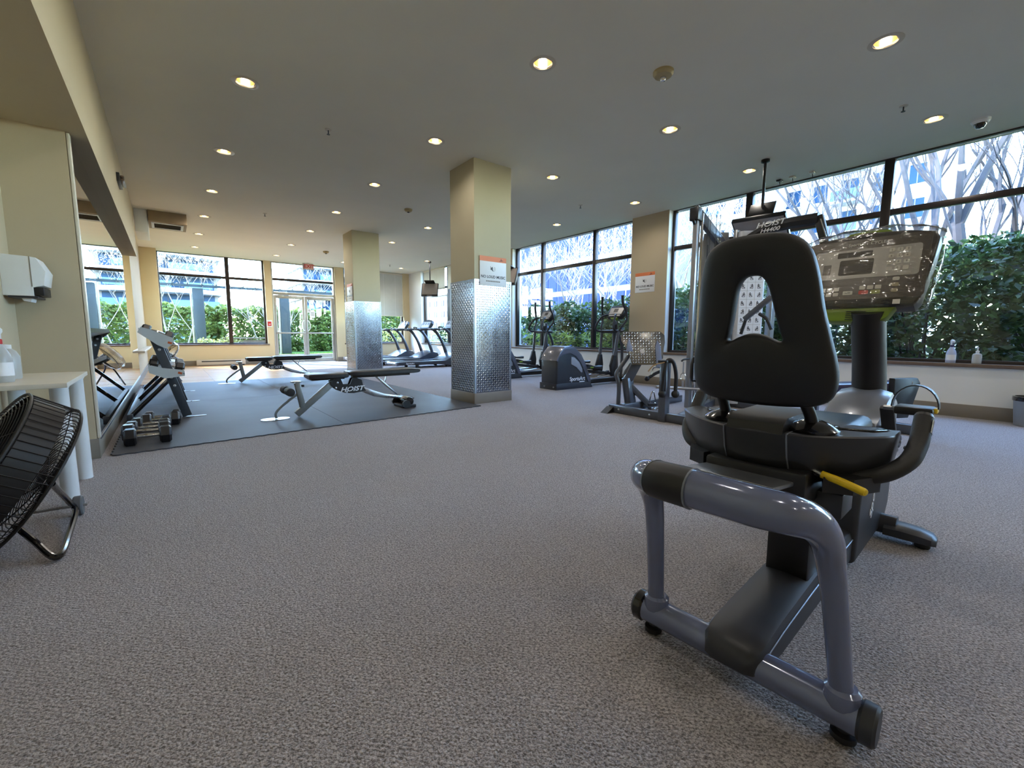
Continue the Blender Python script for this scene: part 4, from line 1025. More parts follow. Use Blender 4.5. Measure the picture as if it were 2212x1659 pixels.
# ------------------------------------------------------------------ ceiling televisions
def make_tv(loc, rotz, w, h, tilt, label, dz):
    r = thing('ceiling_television', label, 'television', loc, rotz, 'hanging televisions')
    MB().lathe([(.05, 0), (.05, -.03), (.02, -.04)], (0, 0, 0), 16).build('ceiling_flange', BLACK, r)
    MB().cyl((0, 0, -.02), (0, 0, -dz), .018).build('pole', DARKGREY, r)
    R_ = Matrix.Rotation(tilt, 3, 'X')
    MB().box((0, -.02, -dz-.02), (.3, .22, .03), R_, .006).build('mount_plate', BLACK, r)
    c = Vector((0, -.02, -dz-.05-h/2))
    b = MB(); b.box(c, (w, .06, h), R_, .01); b.box(c+R_ @ Vector((0, .05, .02)), (w*.6, .06, h*.6), R_, .015)
    tv = b.build('television_body', BLACK, r)
    MB().box(c+R_ @ Vector((0, -.0315, .015)), (w-.04, .003, h-.07), R_).build('screen', mat('grey_tv_screen', (148, 138, 132), .18, coat=.4), tv, smooth=0)
    MB().box(c+R_ @ Vector((0, -.0325, -h/2+.02)), (w*.3, .002, .012), R_).build('logo_strip', STEEL, tv, smooth=0)
    return r
tp = (6.50, 12.42, HC)
make_tv(tp, radians(-42), .52, .42, radians(-18), 'grey screened television hanging from a ceiling pole above the treadmills', .60)
make_tv((6.95, 9.0, HC), radians(-80), .6, .45, radians(-18), 'dark television peeking out behind the nearest column', .5)
q = onz(1652, 388, HC)
make_tv((6.15, 2.60, HC), radians(-82), .62, .40, radians(55), 'black television hanging above the cable machine, seen from below', .60)
# ------------------------------------------------------------------ cable machine with leg press
g0 = Vector((5.25, 2.95, 0))
GY = thing('cable_machine', 'large grey multi-station cable machine with a diamond plate leg press', 'gym machine', g0)
def gv(p): return Vector(p)-g0
GREYP = mat('machine_grey_paint', (84, 88, 96), .34, .3, coat=.25)
PLATING = mat('platinum_paint', (150, 152, 154), .3, .5, coat=.2)
SHROUD = mat('white_shroud', (206, 210, 220), .35, coat=.2)
cA = onz(1485, 880)                                              # front cable column
zA = facing(1482, 462, cA).z
MB().bar(gv((cA.x, cA.y, 0)), gv((cA.x, cA.y, zA)), .06, .075, bev=.008).build('cable_column', PLATING, GY)
MB().cyl(gv((cA.x+.045, cA.y-.05, .05)), gv((cA.x+.045, cA.y-.05, zA)), .016, n=10).build('guide_rod', CHROME, GY)
for dx, dy in ((.09, -.10), (.11, -.125), (.16, -.17), (.19, -.2)): MB().cyl(gv((cA.x+dx, cA.y+dy, .08)), gv((cA.x+dx, cA.y+dy, zA-.02)), .0028, n=6).build('cable', BLACK, GY)
tb = onz(1522, 874)
zt_ = facing(1515, 505, tb).z
tw = MB(); rg = []
for z, o in ((0, 0), (zt_-.10, 0), (zt_, .12)):
    rg.append([gv((tb.x+dx*(1 if o == 0 else .8), tb.y+dy, z)) for dx, dy in ((-.12, .08), (-.09, -.06), (.09, -.16), (.12, -.05))])
tw.loft(rg).build('weight_tower', PLATING, GY)
ts = MB()
for q_ in range(3): ts.bar(gv((tb.x-.10+.075*q_, tb.y+.015-.045*q_, .02)), gv((tb.x-.10+.075*q_, tb.y+.015-.045*q_, zt_-.15)), .014, .02)
ts.build('tower_groove', GREYP, GY)
# upper pulley arm
a0 = Vector((cA.x, cA.y, zA)); a1 = facing(1568, 540, cA+Vector((.35, -.1, 0)))
MB().bar(gv(a0+Vector((-.02, 0, .03))), gv(a1), .075, .11, bev=.01).build('upper_arm', GREYP, GY)
MB().bar(gv(a0+Vector((-.02, 0, .09))), gv(a1+Vector((.02, 0, .06))), .07, .012).build('arm_top_plate', PLATING, GY)
pb = MB().box(gv(a0+Vector((-.03, .0, -.01))), (.10, .12, .16), bev=.015).build('pulley_bracket', BLACK, GY)
MB().lathe([(.01, -.015), (.06, -.015), (.05, 0), (.06, .015), (.01, .015)], gv(a0+Vector((-.02, -.0, -.08))), 22, 'y').build('pulley_wheel', BLACK, pb)
# shroud with exercise placard
sb = tb+Vector((.22, -.36, 0)); zs = facing(1598, 503, sb).z
MB().prism(rrect(.34, .26, .05), gv(sb), Vector((.72, -.69, 0)), Vector((.69, .72, 0)), (0, 0, 1), .05, zs, .01).build('weight_shroud', SHROUD, GY)
MB().bar(gv(sb+Vector((-.14, .10, 0.02))), gv(sb+Vector((-.14, .10, zs+.03))), .05, .09, bev=.01).build('shroud_edge', PLATING, GY)
MB().bar(gv(sb+Vector((.20, -.22, 0.02))), gv(sb+Vector((.20, -.22, zs-.1))), .08, .12, bev=.02).build('rear_column', PLATING, GY)
pn = Vector((-.69, -.72, 0)); pu = Vector((.72, -.69, 0)); pc = sb+pn*.131
MB().prism([(-.14, .95), (.14, .95), (.14, 1.78), (-.14, 1.78)], gv(pc), pu, (0, 0, 1), pn, 0, .003).build('exercise_placard', PAPER, GY, smooth=0)
for i in range(7):
    for j in range(3):
        o = pc+pn*.0034+pu*(-.095+.093*j)+Vector((0, 0, 1.02+.105*i))
        fg = MB(); k = .026; V = lambda x, z: gv(o+pu*(x*k)+Vector((0, 0, z*k)))
        m_ = 1 if (i+j) % 2 else -1
        for A, B, w in (((-.7*m_, -1), (-.7*m_, .6), .005), ((-.7*m_, -.9), (.5*m_, -.9), .005), ((-.2*m_, -.3), (-.35*m_, .55), .011), ((-.2*m_, -.35), (.45*m_, -.3), .008), ((.45*m_, -.3), (.5*m_, -1), .007), ((-.3*m_, .4), (.5*m_, .1+.25*(i % 3)), .006)):
            fg.bar(V(*A), V(*B), w, .001, up=pn)
        fg.sphere(V(-.35*m_, .9), .007, 8, 6)
        fg.build('placard_figure', INK, GY, smooth=0)
for i in range(8): MB().bar(gv(pc+pn*.0033+pu*-.135+Vector((0, 0, .967+.105*i))), gv(pc+pn*.0033+pu*.135+Vector((0, 0, .967+.105*i))), .002, .0008, up=pn).build('placard_rule', GREYBASE, GY, smooth=0)
for j in range(2): MB().bar(gv(pc+pn*.0033+pu*(-.0485+.093*j)+Vector((0, 0, .967))), gv(pc+pn*.0033+pu*(-.0485+.093*j)+Vector((0, 0, 1.702))), .0008, .002, up=pn).build('placard_rule', GREYBASE, GY, smooth=0)
# overhead boom with lettering
b0 = onx(1600, 520, 5.75); b1 = onx(1655, 494, 5.75); b2 = onx(1768, 472, 5.75)
MB().tube([gv(b0+Vector((0, 0, -.05))), gv(b1), gv((b1+b2)/2+Vector((0, 0, .01))), gv(b2)], .055, 8, flat=1.2).build('overhead_boom', BLACK, GY)
bd = (b2-b1).normalized(); bm_ = b1+(b2-b1)*.12
text_obj('HOIST', .085, WHITEINK, GY, frame(gv(bm_+Vector((-.062, 0, .035))), bd, (0, 0, 1)), shear=.3, bold=.001, sx=1.3); text_obj('H4400', .065, WHITEINK, GY, frame(gv(bm_+Vector((-.064, 0, -.035))), bd, (0, 0, 1)), shear=.3, bold=.001, sx=1.2)
b3 = onx(1785, 535, 5.75)
MB().bar(gv(b2+Vector((0, 0, .03))), gv(b3), .06, .09, bev=.01).build('boom_drop', BLACK, GY)
MB().bar(gv(b2+Vector((-.055, -.04, -.02))), gv(b3+Vector((-.055, -.04, 0))), .012, .012).build('boom_rod', CHROME, GY)
ub = b3.copy(); ub.z = 0
MB().bar(gv((ub.x+.05, ub.y, 0.02)), gv(b3), .07, .09, bev=.01).build('boom_column', GREYP, GY)
# press arms in front of the shroud
for dy, dz in ((0, 0), (-.45, -.02)):
    p_ = onx(1608, 690, 5.3)+Vector((0, dy, dz)); q_ = onx(1668, 640, 5.3)+Vector((0, dy, dz))
    MB().bar(gv(p_), gv(q_), .05, .055, bev=.008).build('press_arm', GREYP, GY)
    MB().cyl(gv(p_+Vector((0, -.02, .02))), gv(p_+Vector((.0, .03, -.17))), .018, n=10).build('press_grip', BLACKR, GY)
    MB().tube(catmull([gv(p_+Vector((0, -.30, -.12))), gv(p_+Vector((0, -.24, .0))), gv(p_+Vector((0, -.16, .06)))], 4), .02, 8).build('arm_link', BLACK, GY)
# sliding pulley carriage
pcg = facing(1500, 798, cA)
MB().box(gv(pcg+Vector((.02, -.02, 0))), (.10, .10, .32), bev=.015).build('slide_carriage', BLACK, GY)
for dz in (.055, -.075):
    w_ = MB().lathe([(.012, 0), (.062, 0), (.066, -.008), (.066, -.018), (.06, -.024), (.012, -.026)], gv(pcg+Vector((-.005, -.075, dz))), 26, 'y').build('white_pulley', WHITE, GY)
    MB().lathe([(.016, -.026), (.016, -.034), (.004, -.036)], gv(pcg+Vector((-.005, -.075, dz))), 10, 'y').build('pulley_bolt', STEEL, w_)
MB().tube(catmull([gv(pcg+Vector((-.10, .02, .14))), gv(pcg+Vector((-.18, .05, .13))), gv(pcg+Vector((-.21, .06, .11)))], 4), .012, 8).build('release_handle', BLACK, GY)
MB().box(gv(pcg+Vector((-.075, -.05, -.02))), (.05, .02, .22), bev=.005).build('hook_plate', STEEL, GY)
# base frame
base = MB(); L0 = onz(1325, 890); L1 = onz(1445, 912)
base.bar(gv((L0.x, L0.y+.05, .05)), gv((L1.x, L1.y-.25, .05)), .07, .09, bev=.008)
base.bar(gv((L0.x+.1, L0.y-.05, .05)), gv((cA.x+.4, cA.y+.35, .05)), .08, .09, bev=.008)
base.bar(gv((L1.x+.05, L1.y-.1, .05)), gv((tb.x, tb.y-.1, .05)), .08, .09, bev=.008)
base.bar(gv((tb.x+.2, tb.y+.1, .05)), gv((5.5, .80, .05)), .09, .09, bev=.008)
base.build('base_frame', GREYP, GY)
bb = MB()
for t in (.15, .55, .72): bb.lathe([(.014, 0), (.014, -.008), (.007, -.012)], gv(Vector((L0.x-.036, L0.y+.05+(L1.y-L0.y-.3)*t, .05))), 10, 'x')
bb.build('frame_bolts', STEEL, GY)
MB().prism([(0, 0), (.2, 0), (.2, .07), (.12, .07)], gv((L0.x-.16, L0.y+.02, 0)), (1, 0, 0), (0, 0, 1), (0, 1, 0), -.05, .05).build('end_wedge', BLACK, GY, smooth=0)
# leg press uprights and footplate
for px0, px1, r_ in ((1334, 1371, .024), ):
    f0 = onz(px0+1, 884); k0 = facing(1332, 805, f0); k1 = facing(1360, 765, f0)
    for off in (0, .09):
        MB().tube(catmull([gv(f0+Vector((off, -off*.7, .05))), gv(Vector((f0.x+off, f0.y-off*.7, .3))), gv(k0+Vector((off, -off*.7, -.02))), gv(k0+Vector((off+.04, -off*.7-.02, .06))), gv(k1+Vector((off, -off*.7, 0)))], 6), .026, 12).build('press_upright', GREYP, GY)
f1 = onz(1362, 884); m0 = facing(1355, 815, f1); m1 = facing(1383, 768, f1)
MB().bar(gv(f1+Vector((0, 0, .04))), gv(m0), .10, .12, bev=.015).build('main_upright', GREYP, GY)
MB().bar(gv(m0+Vector((0, 0, -.03))), gv(m1), .10, .12, bev=.015).build('main_upright_top', GREYP, GY)
d0 = facing(1360, 832, f1); d1 = facing(1412, 885, f1)
MB().bar(gv(d0), gv(d1), .07, .07, bev=.01).build('diagonal_strut', GREYP, GY)
ft = facing(1388, 716, f1); u_ = (facing(1434, 718, f1)-facing(1340, 718, f1)).normalized()
hgt = facing(1388, 716, f1).z-facing(1388, 790, f1).z; wd_ = (facing(1434, 718, f1)-facing(1340, 718, f1)).length
fw = Vector((0, 0, 1))*.93+u_.cross(Vector((0, 0, 1)))*-.30; fw.normalize(); fn = u_.cross(fw)
if fn.dot(CAM-ft) < 0: fn = -fn
outl = [(-wd_/2, -.12), (-wd_/2, -.05), (-wd_/2+.05, 0), (wd_/2-.05, 0), (wd_/2, -.05), (wd_/2, -.14), (wd_/2-.07, -hgt), (-wd_/2+.12, -hgt), (-wd_/2+.08, -.26)]
PLATE2 = mat('diamond_plate_dark', (112, 110, 106), .26, 1.0, var=.04)
fp = MB().prism(outl, gv(ft), u_, fw, fn, -.008, 0, .002).build('foot_plate', PLATE2, GY)
lg = MB(); p = .034
for i in range(int(wd_/p)-1):
    for j in range(int(hgt/p)):
        x = -wd_/2+p*(i+1); y = -p*(j+.6)
        if x < -wd_/2+.03+max(0, (-y-.2)*.35)*1.0 or x > wd_/2-.03-max(0, (-y-.14)*.25): continue
        c = ft+u_*x+fw*y; dd = (u_*.6+fw*.8) if (i+j) % 2 else (u_*.6-fw*.8); e = dd.cross(fn)
        lg.add([gv(c+v_) for v_ in (-dd*.014, -dd*.006+e*.005, dd*.006+e*.005, dd*.014, dd*.006-e*.005, -dd*.006-e*.005, -dd*.006+fn*.003, dd*.006+fn*.003)], [(0, 1, 6), (1, 2, 7, 6), (2, 3, 7), (3, 4, 7), (4, 5, 6, 7), (5, 0, 6)])
tag(lg.build('tread_lugs', mat('worn_lug', (214, 214, 212), .22, 1.0), fp, smooth=0), kind='stuff')
for x in (-wd_*.33, wd_*.32):
    s_ = -1 if x < 0 else 1
    MB().prism([(0, -.03 if s_ < 0 else -.05), (.035, -.14), (.045, -.20 if s_ < 0 else -hgt*.95), (-.03, -.20 if s_ < 0 else -hgt*.95), (-.03, -.14)], gv(ft+u_*x+Vector((0, 0, -.06))), u_, fw, fn, .004, .03, .004).build('plate_bracket', mat('blue_grey_bracket', (112, 124, 150), .4, .2), fp)
MB().bar(gv(m1+Vector((-.05, .03, 0))), gv(m1+Vector((.22, -.16, .02))), .10, .12, bev=.012).build('pivot_head', GREYP, GY)
MB().cyl(gv(m1+fn*.04+Vector((0, 0, .03))), gv(m1+fn*.09+Vector((0, 0, .03))), .03, n=14).build('pivot_bolt', STEEL, GY)
# rope post
rp = onz(1430, 911); zr = facing(1430, 782, rp).z
MB().bar(gv((rp.x+.02, rp.y, 0)), gv((rp.x+.02, rp.y, zr)), .085, .085, bev=.006).build('accessory_post', GREYP, GY)
MB().box(gv((rp.x+.02, rp.y, zr+.005)), (.13, .11, .03), bev=.006).build('post_cap', BLACK, GY)
# bench seat and low pulley at the far end
s0 = onx(1935, 838, 5.45)
MB().bar(gv(s0+Vector((-.25, .75, -.06))), gv(s0+Vector((.05, .0, .02))), .30, .09, bev=.03).build('seat_pad', mat('navy_vinyl', (44, 44, 84), .3, coat=.3), GY)
MB().prism([(-.16, .10), (.12, .10), (.16, .05), (.05, -.28), (-.14, -.28)], gv(s0+Vector((.0, -.06, .0))), (.9, -.43, 0), (0, 0, 1), (-.43, -.9, 0), -.03, .03, .012).build('seat_end_cover', BLACK, GY)
MB().lathe([(.02, 0), (.03, -.004), (.03, -.012), (.001, -.014)], gv(s0+Vector((.06, -.10, .055))), 16, 'y', caps=False).build('cover_bolt', STEEL, GY)
MB().bar(gv((s0.x-.1, s0.y+.1, .05)), gv((s0.x-.1, s0.y+.1, .42)), .08, .08, bev=.008).build('seat_post', GREYP, GY)
lp = onz(1938, 958, .06)
MB().bar(gv((lp.x+.05, lp.y+.75, .05)), gv((lp.x, lp.y+.03, .06)), .06, .05, bev=.006).build('low_pulley_arm', GREYP, GY)
MB().lathe([(.008, -.014), (.05, -.016), (.055, -.008), (.055, .008), (.05, .016), (.008, .014)], gv(lp+Vector((0, 0, .02))), 22, 'y').build('low_pulley', BLACK, GY)
MB().lathe([(.012, -.016), (.012, -.024)], gv(lp+Vector((0, 0, .02))), 10, 'y').build('low_pulley_bolt', STEEL, GY)
cb_ = MB(); cb_.sphere(gv(onz(1958, 968, .05)), .02); cb_.cyl(gv(onz(1960, 968, .05)), gv(onz(1982, 975, .04)), .005, n=6)
cb_.build('cable_end', BLACK, GY)

# straight bar hanging from the carriage hook
bl_ = facing(1417, 836, cA+Vector((-.12, -.1, 0))); br_ = facing(1512, 841, cA+Vector((-.12, -.1, 0)))
r = thing('straight_bar', 'chrome straight pull bar hanging from the cable column', 'pull bar', (bl_+br_)/2)
cc = (bl_+br_)/2
MB().cyl(bl_-cc, br_-cc, .019, n=14).build('bar', STEEL, r)
hk = facing(1474, 838, cA+Vector((-.12, -.1, 0)))-cc
MB().cyl(hk, hk+Vector((0, 0, .09)), .012, n=10).build('stem', STEEL, r)
MB().tube(catmull([hk+Vector((0, 0, .09)), hk+Vector((.022, -.018, .12)), hk+Vector((.018, -.015, .17)), hk+Vector((0, 0, .19)), hk+Vector((-.018, .015, .17)), hk+Vector((-.022, .018, .12))], 4, True), .006, 8, closed=True).build('carabiner', CHROME, r)
MB().tube([hk+Vector((0, 0, .18+.03*k)) for k in range(6)], .009, 6).build('chain', STEEL, r)
# rope attachment over the post
for k, (dx, lb) in enumerate(((0, 'black triceps rope draped over the accessory post of the cable machine'),)):
    pp = Vector((rp.x+.02, rp.y, zr))
    r = thing('triceps_rope', lb, 'rope', pp)
    vw = Vector((cos(YAW), -sin(YAW), 0)); tw_ = Vector((-sin(YAW), -cos(YAW), 0))
    MB().tube(catmull([vw*-.04+tw_*.05+Vector((0, 0, -.30)), vw*-.035+tw_*.07+Vector((0, 0, -.12)), tw_*.05+Vector((0, 0, .015)), vw*.06+tw_*.06+Vector((0, 0, -.0)), vw*.10+tw_*.05+Vector((0, 0, -.14)), vw*.10+tw_*.05+Vector((0, 0, -.30))], 6), .02, 9).build('rope', BLACKR, r)
    for o in (vw*-.04+tw_*.05+Vector((0, 0, -.34)), vw*.10+tw_*.05+Vector((0, 0, -.34))): MB().sphere(o, .042, 12, 8).build('end_knob', BLACKR, r)
    MB().tube(catmull([vw*-.02+tw_*.06+Vector((0, 0, 0)), vw*-.14+tw_*.06+Vector((0, 0, -.03)), vw*-.2+tw_*.05+Vector((0, 0, -.1))], 4), .006, 6).build('clip_strap', mat('tan_strap', (150, 122, 84), .6), r)
# stirrup handle hooked on the leg press
hp0 = facing(1402, 812, f1)
r = thing('ankle_handle', 'small black and chrome cable handle hooked on the leg press frame', 'cable handle', hp0)
MB().tube(catmull([(0, 0, -.02), (.08, -.06, .04), (.17, -.13, .08)], 4), .02, 10).build('grip', BLACKR, r); MB().sphere((-.02, .015, -.035), .032, 12, 8).build('end_ball', BLACKR, r)
MB().tube(catmull([(.02, -.02, 0), (.05, -.03, .1), (.14, -.1, .1)], 4), .008, 8).build('chrome_strut', CHROME, r)
r = thing('triangle_handle', 'chrome cable handle dangling on the strut of the leg press', 'cable handle', facing(1410, 858, f1+Vector((-.15, -.1, 0))))
MB().tube(catmull([(0, 0, .07), (.02, -.01, .03), (.03, -.02, -.08), (-.03, .02, -.08), (-.02, .01, .03)], 4, True), .008, 8, closed=True).build('chrome_loop', CHROME, r)
MB().cyl((.045, -.03, -.09), (-.045, .03, -.09), .016, n=10).build('grip', BLACKR, r)
MB().box((.02, -.02, -.15), (.09, .05, .05), bev=.01).build('swivel_block', STEEL, r)
# ------------------------------------------------------------------ dumbbell rack by the mirror (its length runs along y)
RACKW = mat('rack_tray_white', (196, 198, 196), .4, var=.03)
RACKD = mat('rack_charcoal', (62, 66, 72), .42, .2, var=.04)
ry0, ry1 = 5.86, 8.72
RK = thing('dumbbell_rack', 'two-tier white and charcoal dumbbell rack in front of the mirror', 'dumbbell rack', (-.15, 5.97, .011))
rk0 = Vector((-.15, 5.97, 0))
up_t = [(-.25, .93), (-.22, .985), (-.155, .962), (.035, .872), (.04, .815), (-.03, .76), (-.10, .80)]
lo_t = [(-.19, .578), (-.165, .588), (-.07, .556), (.10, .528), (.11, .515), (.11, .465), (-.055, .445), (-.185, .51)]
for nm, pl in (('upper_tray', up_t), ('lower_tray', lo_t)):
    deck = MB()
    (x0, z0), (x1, z1) = ((-.235, .955), (.03, .855)) if nm == 'upper_tray' else ((-.18, .575), (.10, .515))
    deck.bar(Vector((x0, (ry0+ry1)/2, z0-.02))-rk0, Vector((x1, (ry0+ry1)/2, z1-.02))-rk0, ry1-ry0, .006)
    deck.bar(Vector((x1, ry0, z1-.005))-rk0, Vector((x1, ry1, z1-.005))-rk0, .006, .05); deck.bar(Vector((x0, ry0, z0-.005))-rk0, Vector((x0, ry1, z0-.005))-rk0, .006, .05)
    tr_ = deck.build(nm, RACKW, RK, smooth=0)
    for y in (ry0, ry1): MB().prism(pl, Vector((0, y, 0))-rk0, (1, 0, 0), (0, 0, 1), (0, 1, 0), -.004, .004).build('end_plate', RACKW, tr_, smooth=0)
    lx, lz = (.005, .82) if nm == 'upper_tray' else (.07, .497)
    MB().box(Vector((lx, ry0-.006, lz))-rk0, (.035, .004, .022), Matrix.Rotation(.35, 3, 'Y')).build('orange_label', mat('label_orange', (196, 92, 40), .5), tr_, smooth=0)
    MB().box(Vector((lx+.032, ry0-.0055, lz-.006))-rk0, (.02, .003, .006), Matrix.Rotation(.35, 3, 'Y')).build('label_print', INK, tr_, smooth=0)
for y in (5.97, 7.32, 8.65):
    leg = MB().bar(Vector((.107, y, .013))-rk0, Vector((-.125, y, .89))-rk0, .05, .085, up=(1, 0, 0), bev=.006).build('front_leg', RACKD, RK)
    b = MB()
    for t in (.06, .16, .5, .60):
        c = Vector((-.125, y-.027, .89)).lerp(Vector((.11, y-.027, 0)), t)-rk0
        b.lathe([(.014, 0), (.014, -.004), (.006, -.007)], c, 10, 'y')
    b.build('bolt_heads', STEEL, leg)
    MB().tube([Vector((-.02, y, .43))-rk0, Vector((-.36, y, .06))-rk0], .022, 12).build('rear_strut', BLACKG, RK)
    MB().prism(rrect(.22, .05, .024), Vector((.17, y, 0))-rk0, (1, 0, 0), (0, 1, 0), (0, 0, 1), 0, .005).build('foot_plate', STEEL, RK)
MB().bar(Vector((-.37, 5.9, .045))-rk0, Vector((-.37, 8.7, .045))-rk0, .05, .08, bev=.006).build('rear_rail', RACKD, RK)
MB().bar(Vector((.0, 5.97, .40))-rk0, Vector((.0, 8.65, .40))-rk0, .03, .05).build('cross_rail', RACKD, RK)

# hexagonal dumbbells: one of each size, axis along x
DBM = mat('dumbbell_black', (24, 24, 27), .3, coat=.35, var=.1, vscale=30)
def make_dumbbell(L, d, label, loc, rot=(0, 0, 0), group='dumbbells'):
    r = thing('dumbbell', label, 'dumbbell', loc, 0, group); r.rotation_euler = rot
    hl = L*.26
    for s in (-1, 1):
        x0 = s*(L/2-hl); x1 = s*L/2; rg = []
        for x, k in ((x0, .78), (x0+s*.012, 1), (x1-s*.014, 1), (x1, .8)):
            rg.append([Vector((x, d/2*k*cos(pi/3*q), d/2*k*sin(pi/3*q))) for q in range(6)])
        hd = MB().loft(rg).build('hex_head', DBM, r, smooth=20)
        MB().lathe([(.02, 0), (.024, s*.004), (.001, s*.004)], (x1, 0, 0), 14, 'x', caps=False).build('end_badge', STEEL, hd)
    g = MB().tube([(x, 0, 0) for x in np.linspace(-L/2+hl, L/2-hl, 9)], [.0145, .015, .0165, .018, .0185, .018, .0165, .015, .0145], 14)
    g.build('handle', CHROME, r)
    return r
fl = [(-.19, 4.70, .31, .155, 'nearest the mat corner'), (-.205, 4.92, .33, .16, 'second from the mat corner'), (-.20, 5.13, .31, .15, 'third from the mat corner'), (-.18, 5.34, .29, .145, 'fourth from the mat corner'), (-.115, 5.54, .30, .145, 'fifth from the mat corner'), (-.10, 5.73, .29, .14, 'closest to the rack foot')]
for x, y, L, d, lb in fl:
    make_dumbbell(L, d, 'black hexagonal dumbbell with chrome handle on the mat, '+lb, (x, y, .0125+d/2*.866))
up_a = atan2(.955-.855, .265); lo_a = atan2(.06, .28)
for k, (y, d) in enumerate(((5.97, .10), (6.12, .11), (6.30, .11))):
    make_dumbbell(.27, d, 'small black dumbbell on the upper rack tray, %s from the camera' % ORD[k], (-.1025+.03*sin(up_a), y, .905-.014+d/2*.87/cos(up_a)), (0, up_a, 0))
for k, (y, d) in enumerate(((5.98, .125), (6.16, .13), (6.34, .135), (6.54, .14))):
    make_dumbbell(.30, d, 'larger black dumbbell on the lower rack tray, %s from the camera' % ORD[k], (-.035, y, .5465-.014+d/2*.87/cos(lo_a)), (0, lo_a, 0))

# ------------------------------------------------------------------ table, bottles, towel dispenser
TB = thing('side_table', 'off-white laminate side table with round legs in the alcove', 'table', (-.6, 3.5, 0))
t0 = Vector((-.6, 3.5, 0))
MB().prism([(-.79+.6, 3.08-3.5), (-.42+.6, 3.10-3.5), (-.437+.6, 3.97-3.5), (-.79+.6, 3.97-3.5)], (0, 0, 0), (1, 0, 0), (0, 1, 0), (0, 0, 1), .655, .68, .003).build('tabletop', OFFWHITE, TB)
for x, y in ((-.474, 3.26), (-.482, 3.84), (-.735, 3.26), (-.735, 3.84)):
    MB().lathe([(.036, 0), (.037, .004), (.037, .64), (.045, .655)], Vector((x, y, 0))-t0, 20).build('leg', WHITE, TB)
def spray_bottle(loc, label, liquid, collar, h=.25, rot=0, cloth=WHITE):
    r = thing('spray_bottle', label, 'bottle', loc, rot)
    k = h/.25
    MB().lathe([(.001, .0), (.038*k, .0), (.041*k, .006*k), (.041*k, .10*k), (.036*k, .125*k), (.018*k, .165*k), (.014*k, .18*k)], n=20, caps=False).build('bottle', liquid, r)
    MB().lathe([(.0165*k, .172*k), (.0165*k, .192*k), (.012*k, .195*k)], n=14).build('collar', collar, r)
    hd = MB().prism([(-.018*k, .193*k), (.018*k, .193*k), (.02*k, .215*k), (.05*k, .225*k), (.05*k, .24*k), (.0, .252*k), (-.03*k, .245*k), (-.03*k, .225*k)], (0, 0, 0), (1, 0, 0), (0, 0, 1), (0, 1, 0), -.011*k, .011*k, .003*k).build('spray_head', cloth, r)
    MB().tube(catmull([(.03*k, 0, .225*k), (.034*k, 0, .205*k), (.026*k, 0, .185*k)], 4), .004*k, 6).build('trigger', collar, hd)
    MB().lathe([(.0415*k, .03*k), (.0415*k, .09*k)], n=20, caps=False).build('paper_label', PAPER, r)
    return r
FROST = mat('frosted_plastic', (206, 208, 206), .35, var=.02, trans=.35)
a = ony(2, 805, 3.32); spray_bottle((a.x, 3.32, .6805), 'white spray bottle with red collar at the table edge', FROST, RED, .28, radians(90))
a = ony(20, 805, 3.55)
r = thing('refill_bottle', 'translucent pale bottle behind the spray bottle on the table', 'bottle', (a.x, 3.55, .6805))
MB().lathe([(.001, 0), (.045, 0), (.048, .006), (.048, .12), (.035, .15), (.018, .165)], n=20, caps=False).build('bottle', FROST, r); MB().lathe([(.02, .16), (.02, .185), (.001, .187)], n=14, caps=False).build('cap', WHITE, r)
# paper towel dispenser on the alcove wall
r = thing('towel_dispenser', 'white paper towel dispenser on the alcove wall above the table', 'towel dispenser', (XA, 4.14, 1.165))
ra_ = onz
MB().prism([(0, .0), (.135, 0), (.135, .055), (.185, .07), (.20, .16), (.16, .245), (.13, .25), (0, .255)], (0, 0, 0), (1, 0, 0), (0, 0, 1), (0, 1, 0), 0, .23, .004).build('cover', WHITE, r)
MB().bounds((.135, .01, .005), (.18, .23, .06), .004).build('dispensing_slot', BLACK, r)
MB().bounds((.02, .005, -.012), (.15, .235, 0)).build('base_plate', DARKGREY, r)
MB().prism([(.06, 0), (.12, 0), (.11, -.035), (.08, -.03)], (0, 0, 0), (1, 0, 0), (0, 0, 1), (0, 1, 0), .05, .19).build('paper_towel', PAPER, r, smooth=0)
MB().tube([(.132, -.001, .06), (.132, -.001, .25)], .0025, 6).build('cover_seam', GREYBASE, r)

# ------------------------------------------------------------------ drum fan in front of the table
Rv = _r2; Uv = _u2
fc = Vector((-.585, 2.72, .345))
_d = ray(80, 1010).normalized(); _rr = _d.cross(Vector((0, 0, 1))).normalized(); _uu = _rr.cross(_d)
fn_ = (_rr*-.84+_uu*.50-_d*.20).normalized()
FAN = thing('floor_fan', 'black wire cage floor fan tilted on a tubular stand, by the table', 'fan', (fc.x, fc.y, 0))
f0_ = Vector((fc.x, fc.y, 0))
fa = fn_.cross(Vector((0, 0, 1))).normalized(); fb = fn_.cross(fa)
def fpt(a, r_, d): return fc-f0_+fa*(r_*cos(a))+fb*(r_*sin(a))+fn_*d
RF = .325
band = MB()
for d in (-.085, .085): band.tube([fpt(2*pi*k/48, RF, d) for k in range(48)], .006, 6, closed=True)
band.add([fpt(2*pi*k/48, RF-.004, d) for d in (-.03, .075) for k in range(48)], [(k, (k+1) % 48, 48+(k+1) % 48, 48+k) for k in range(48)])
band.build('drum_band', BLACK, FAN)
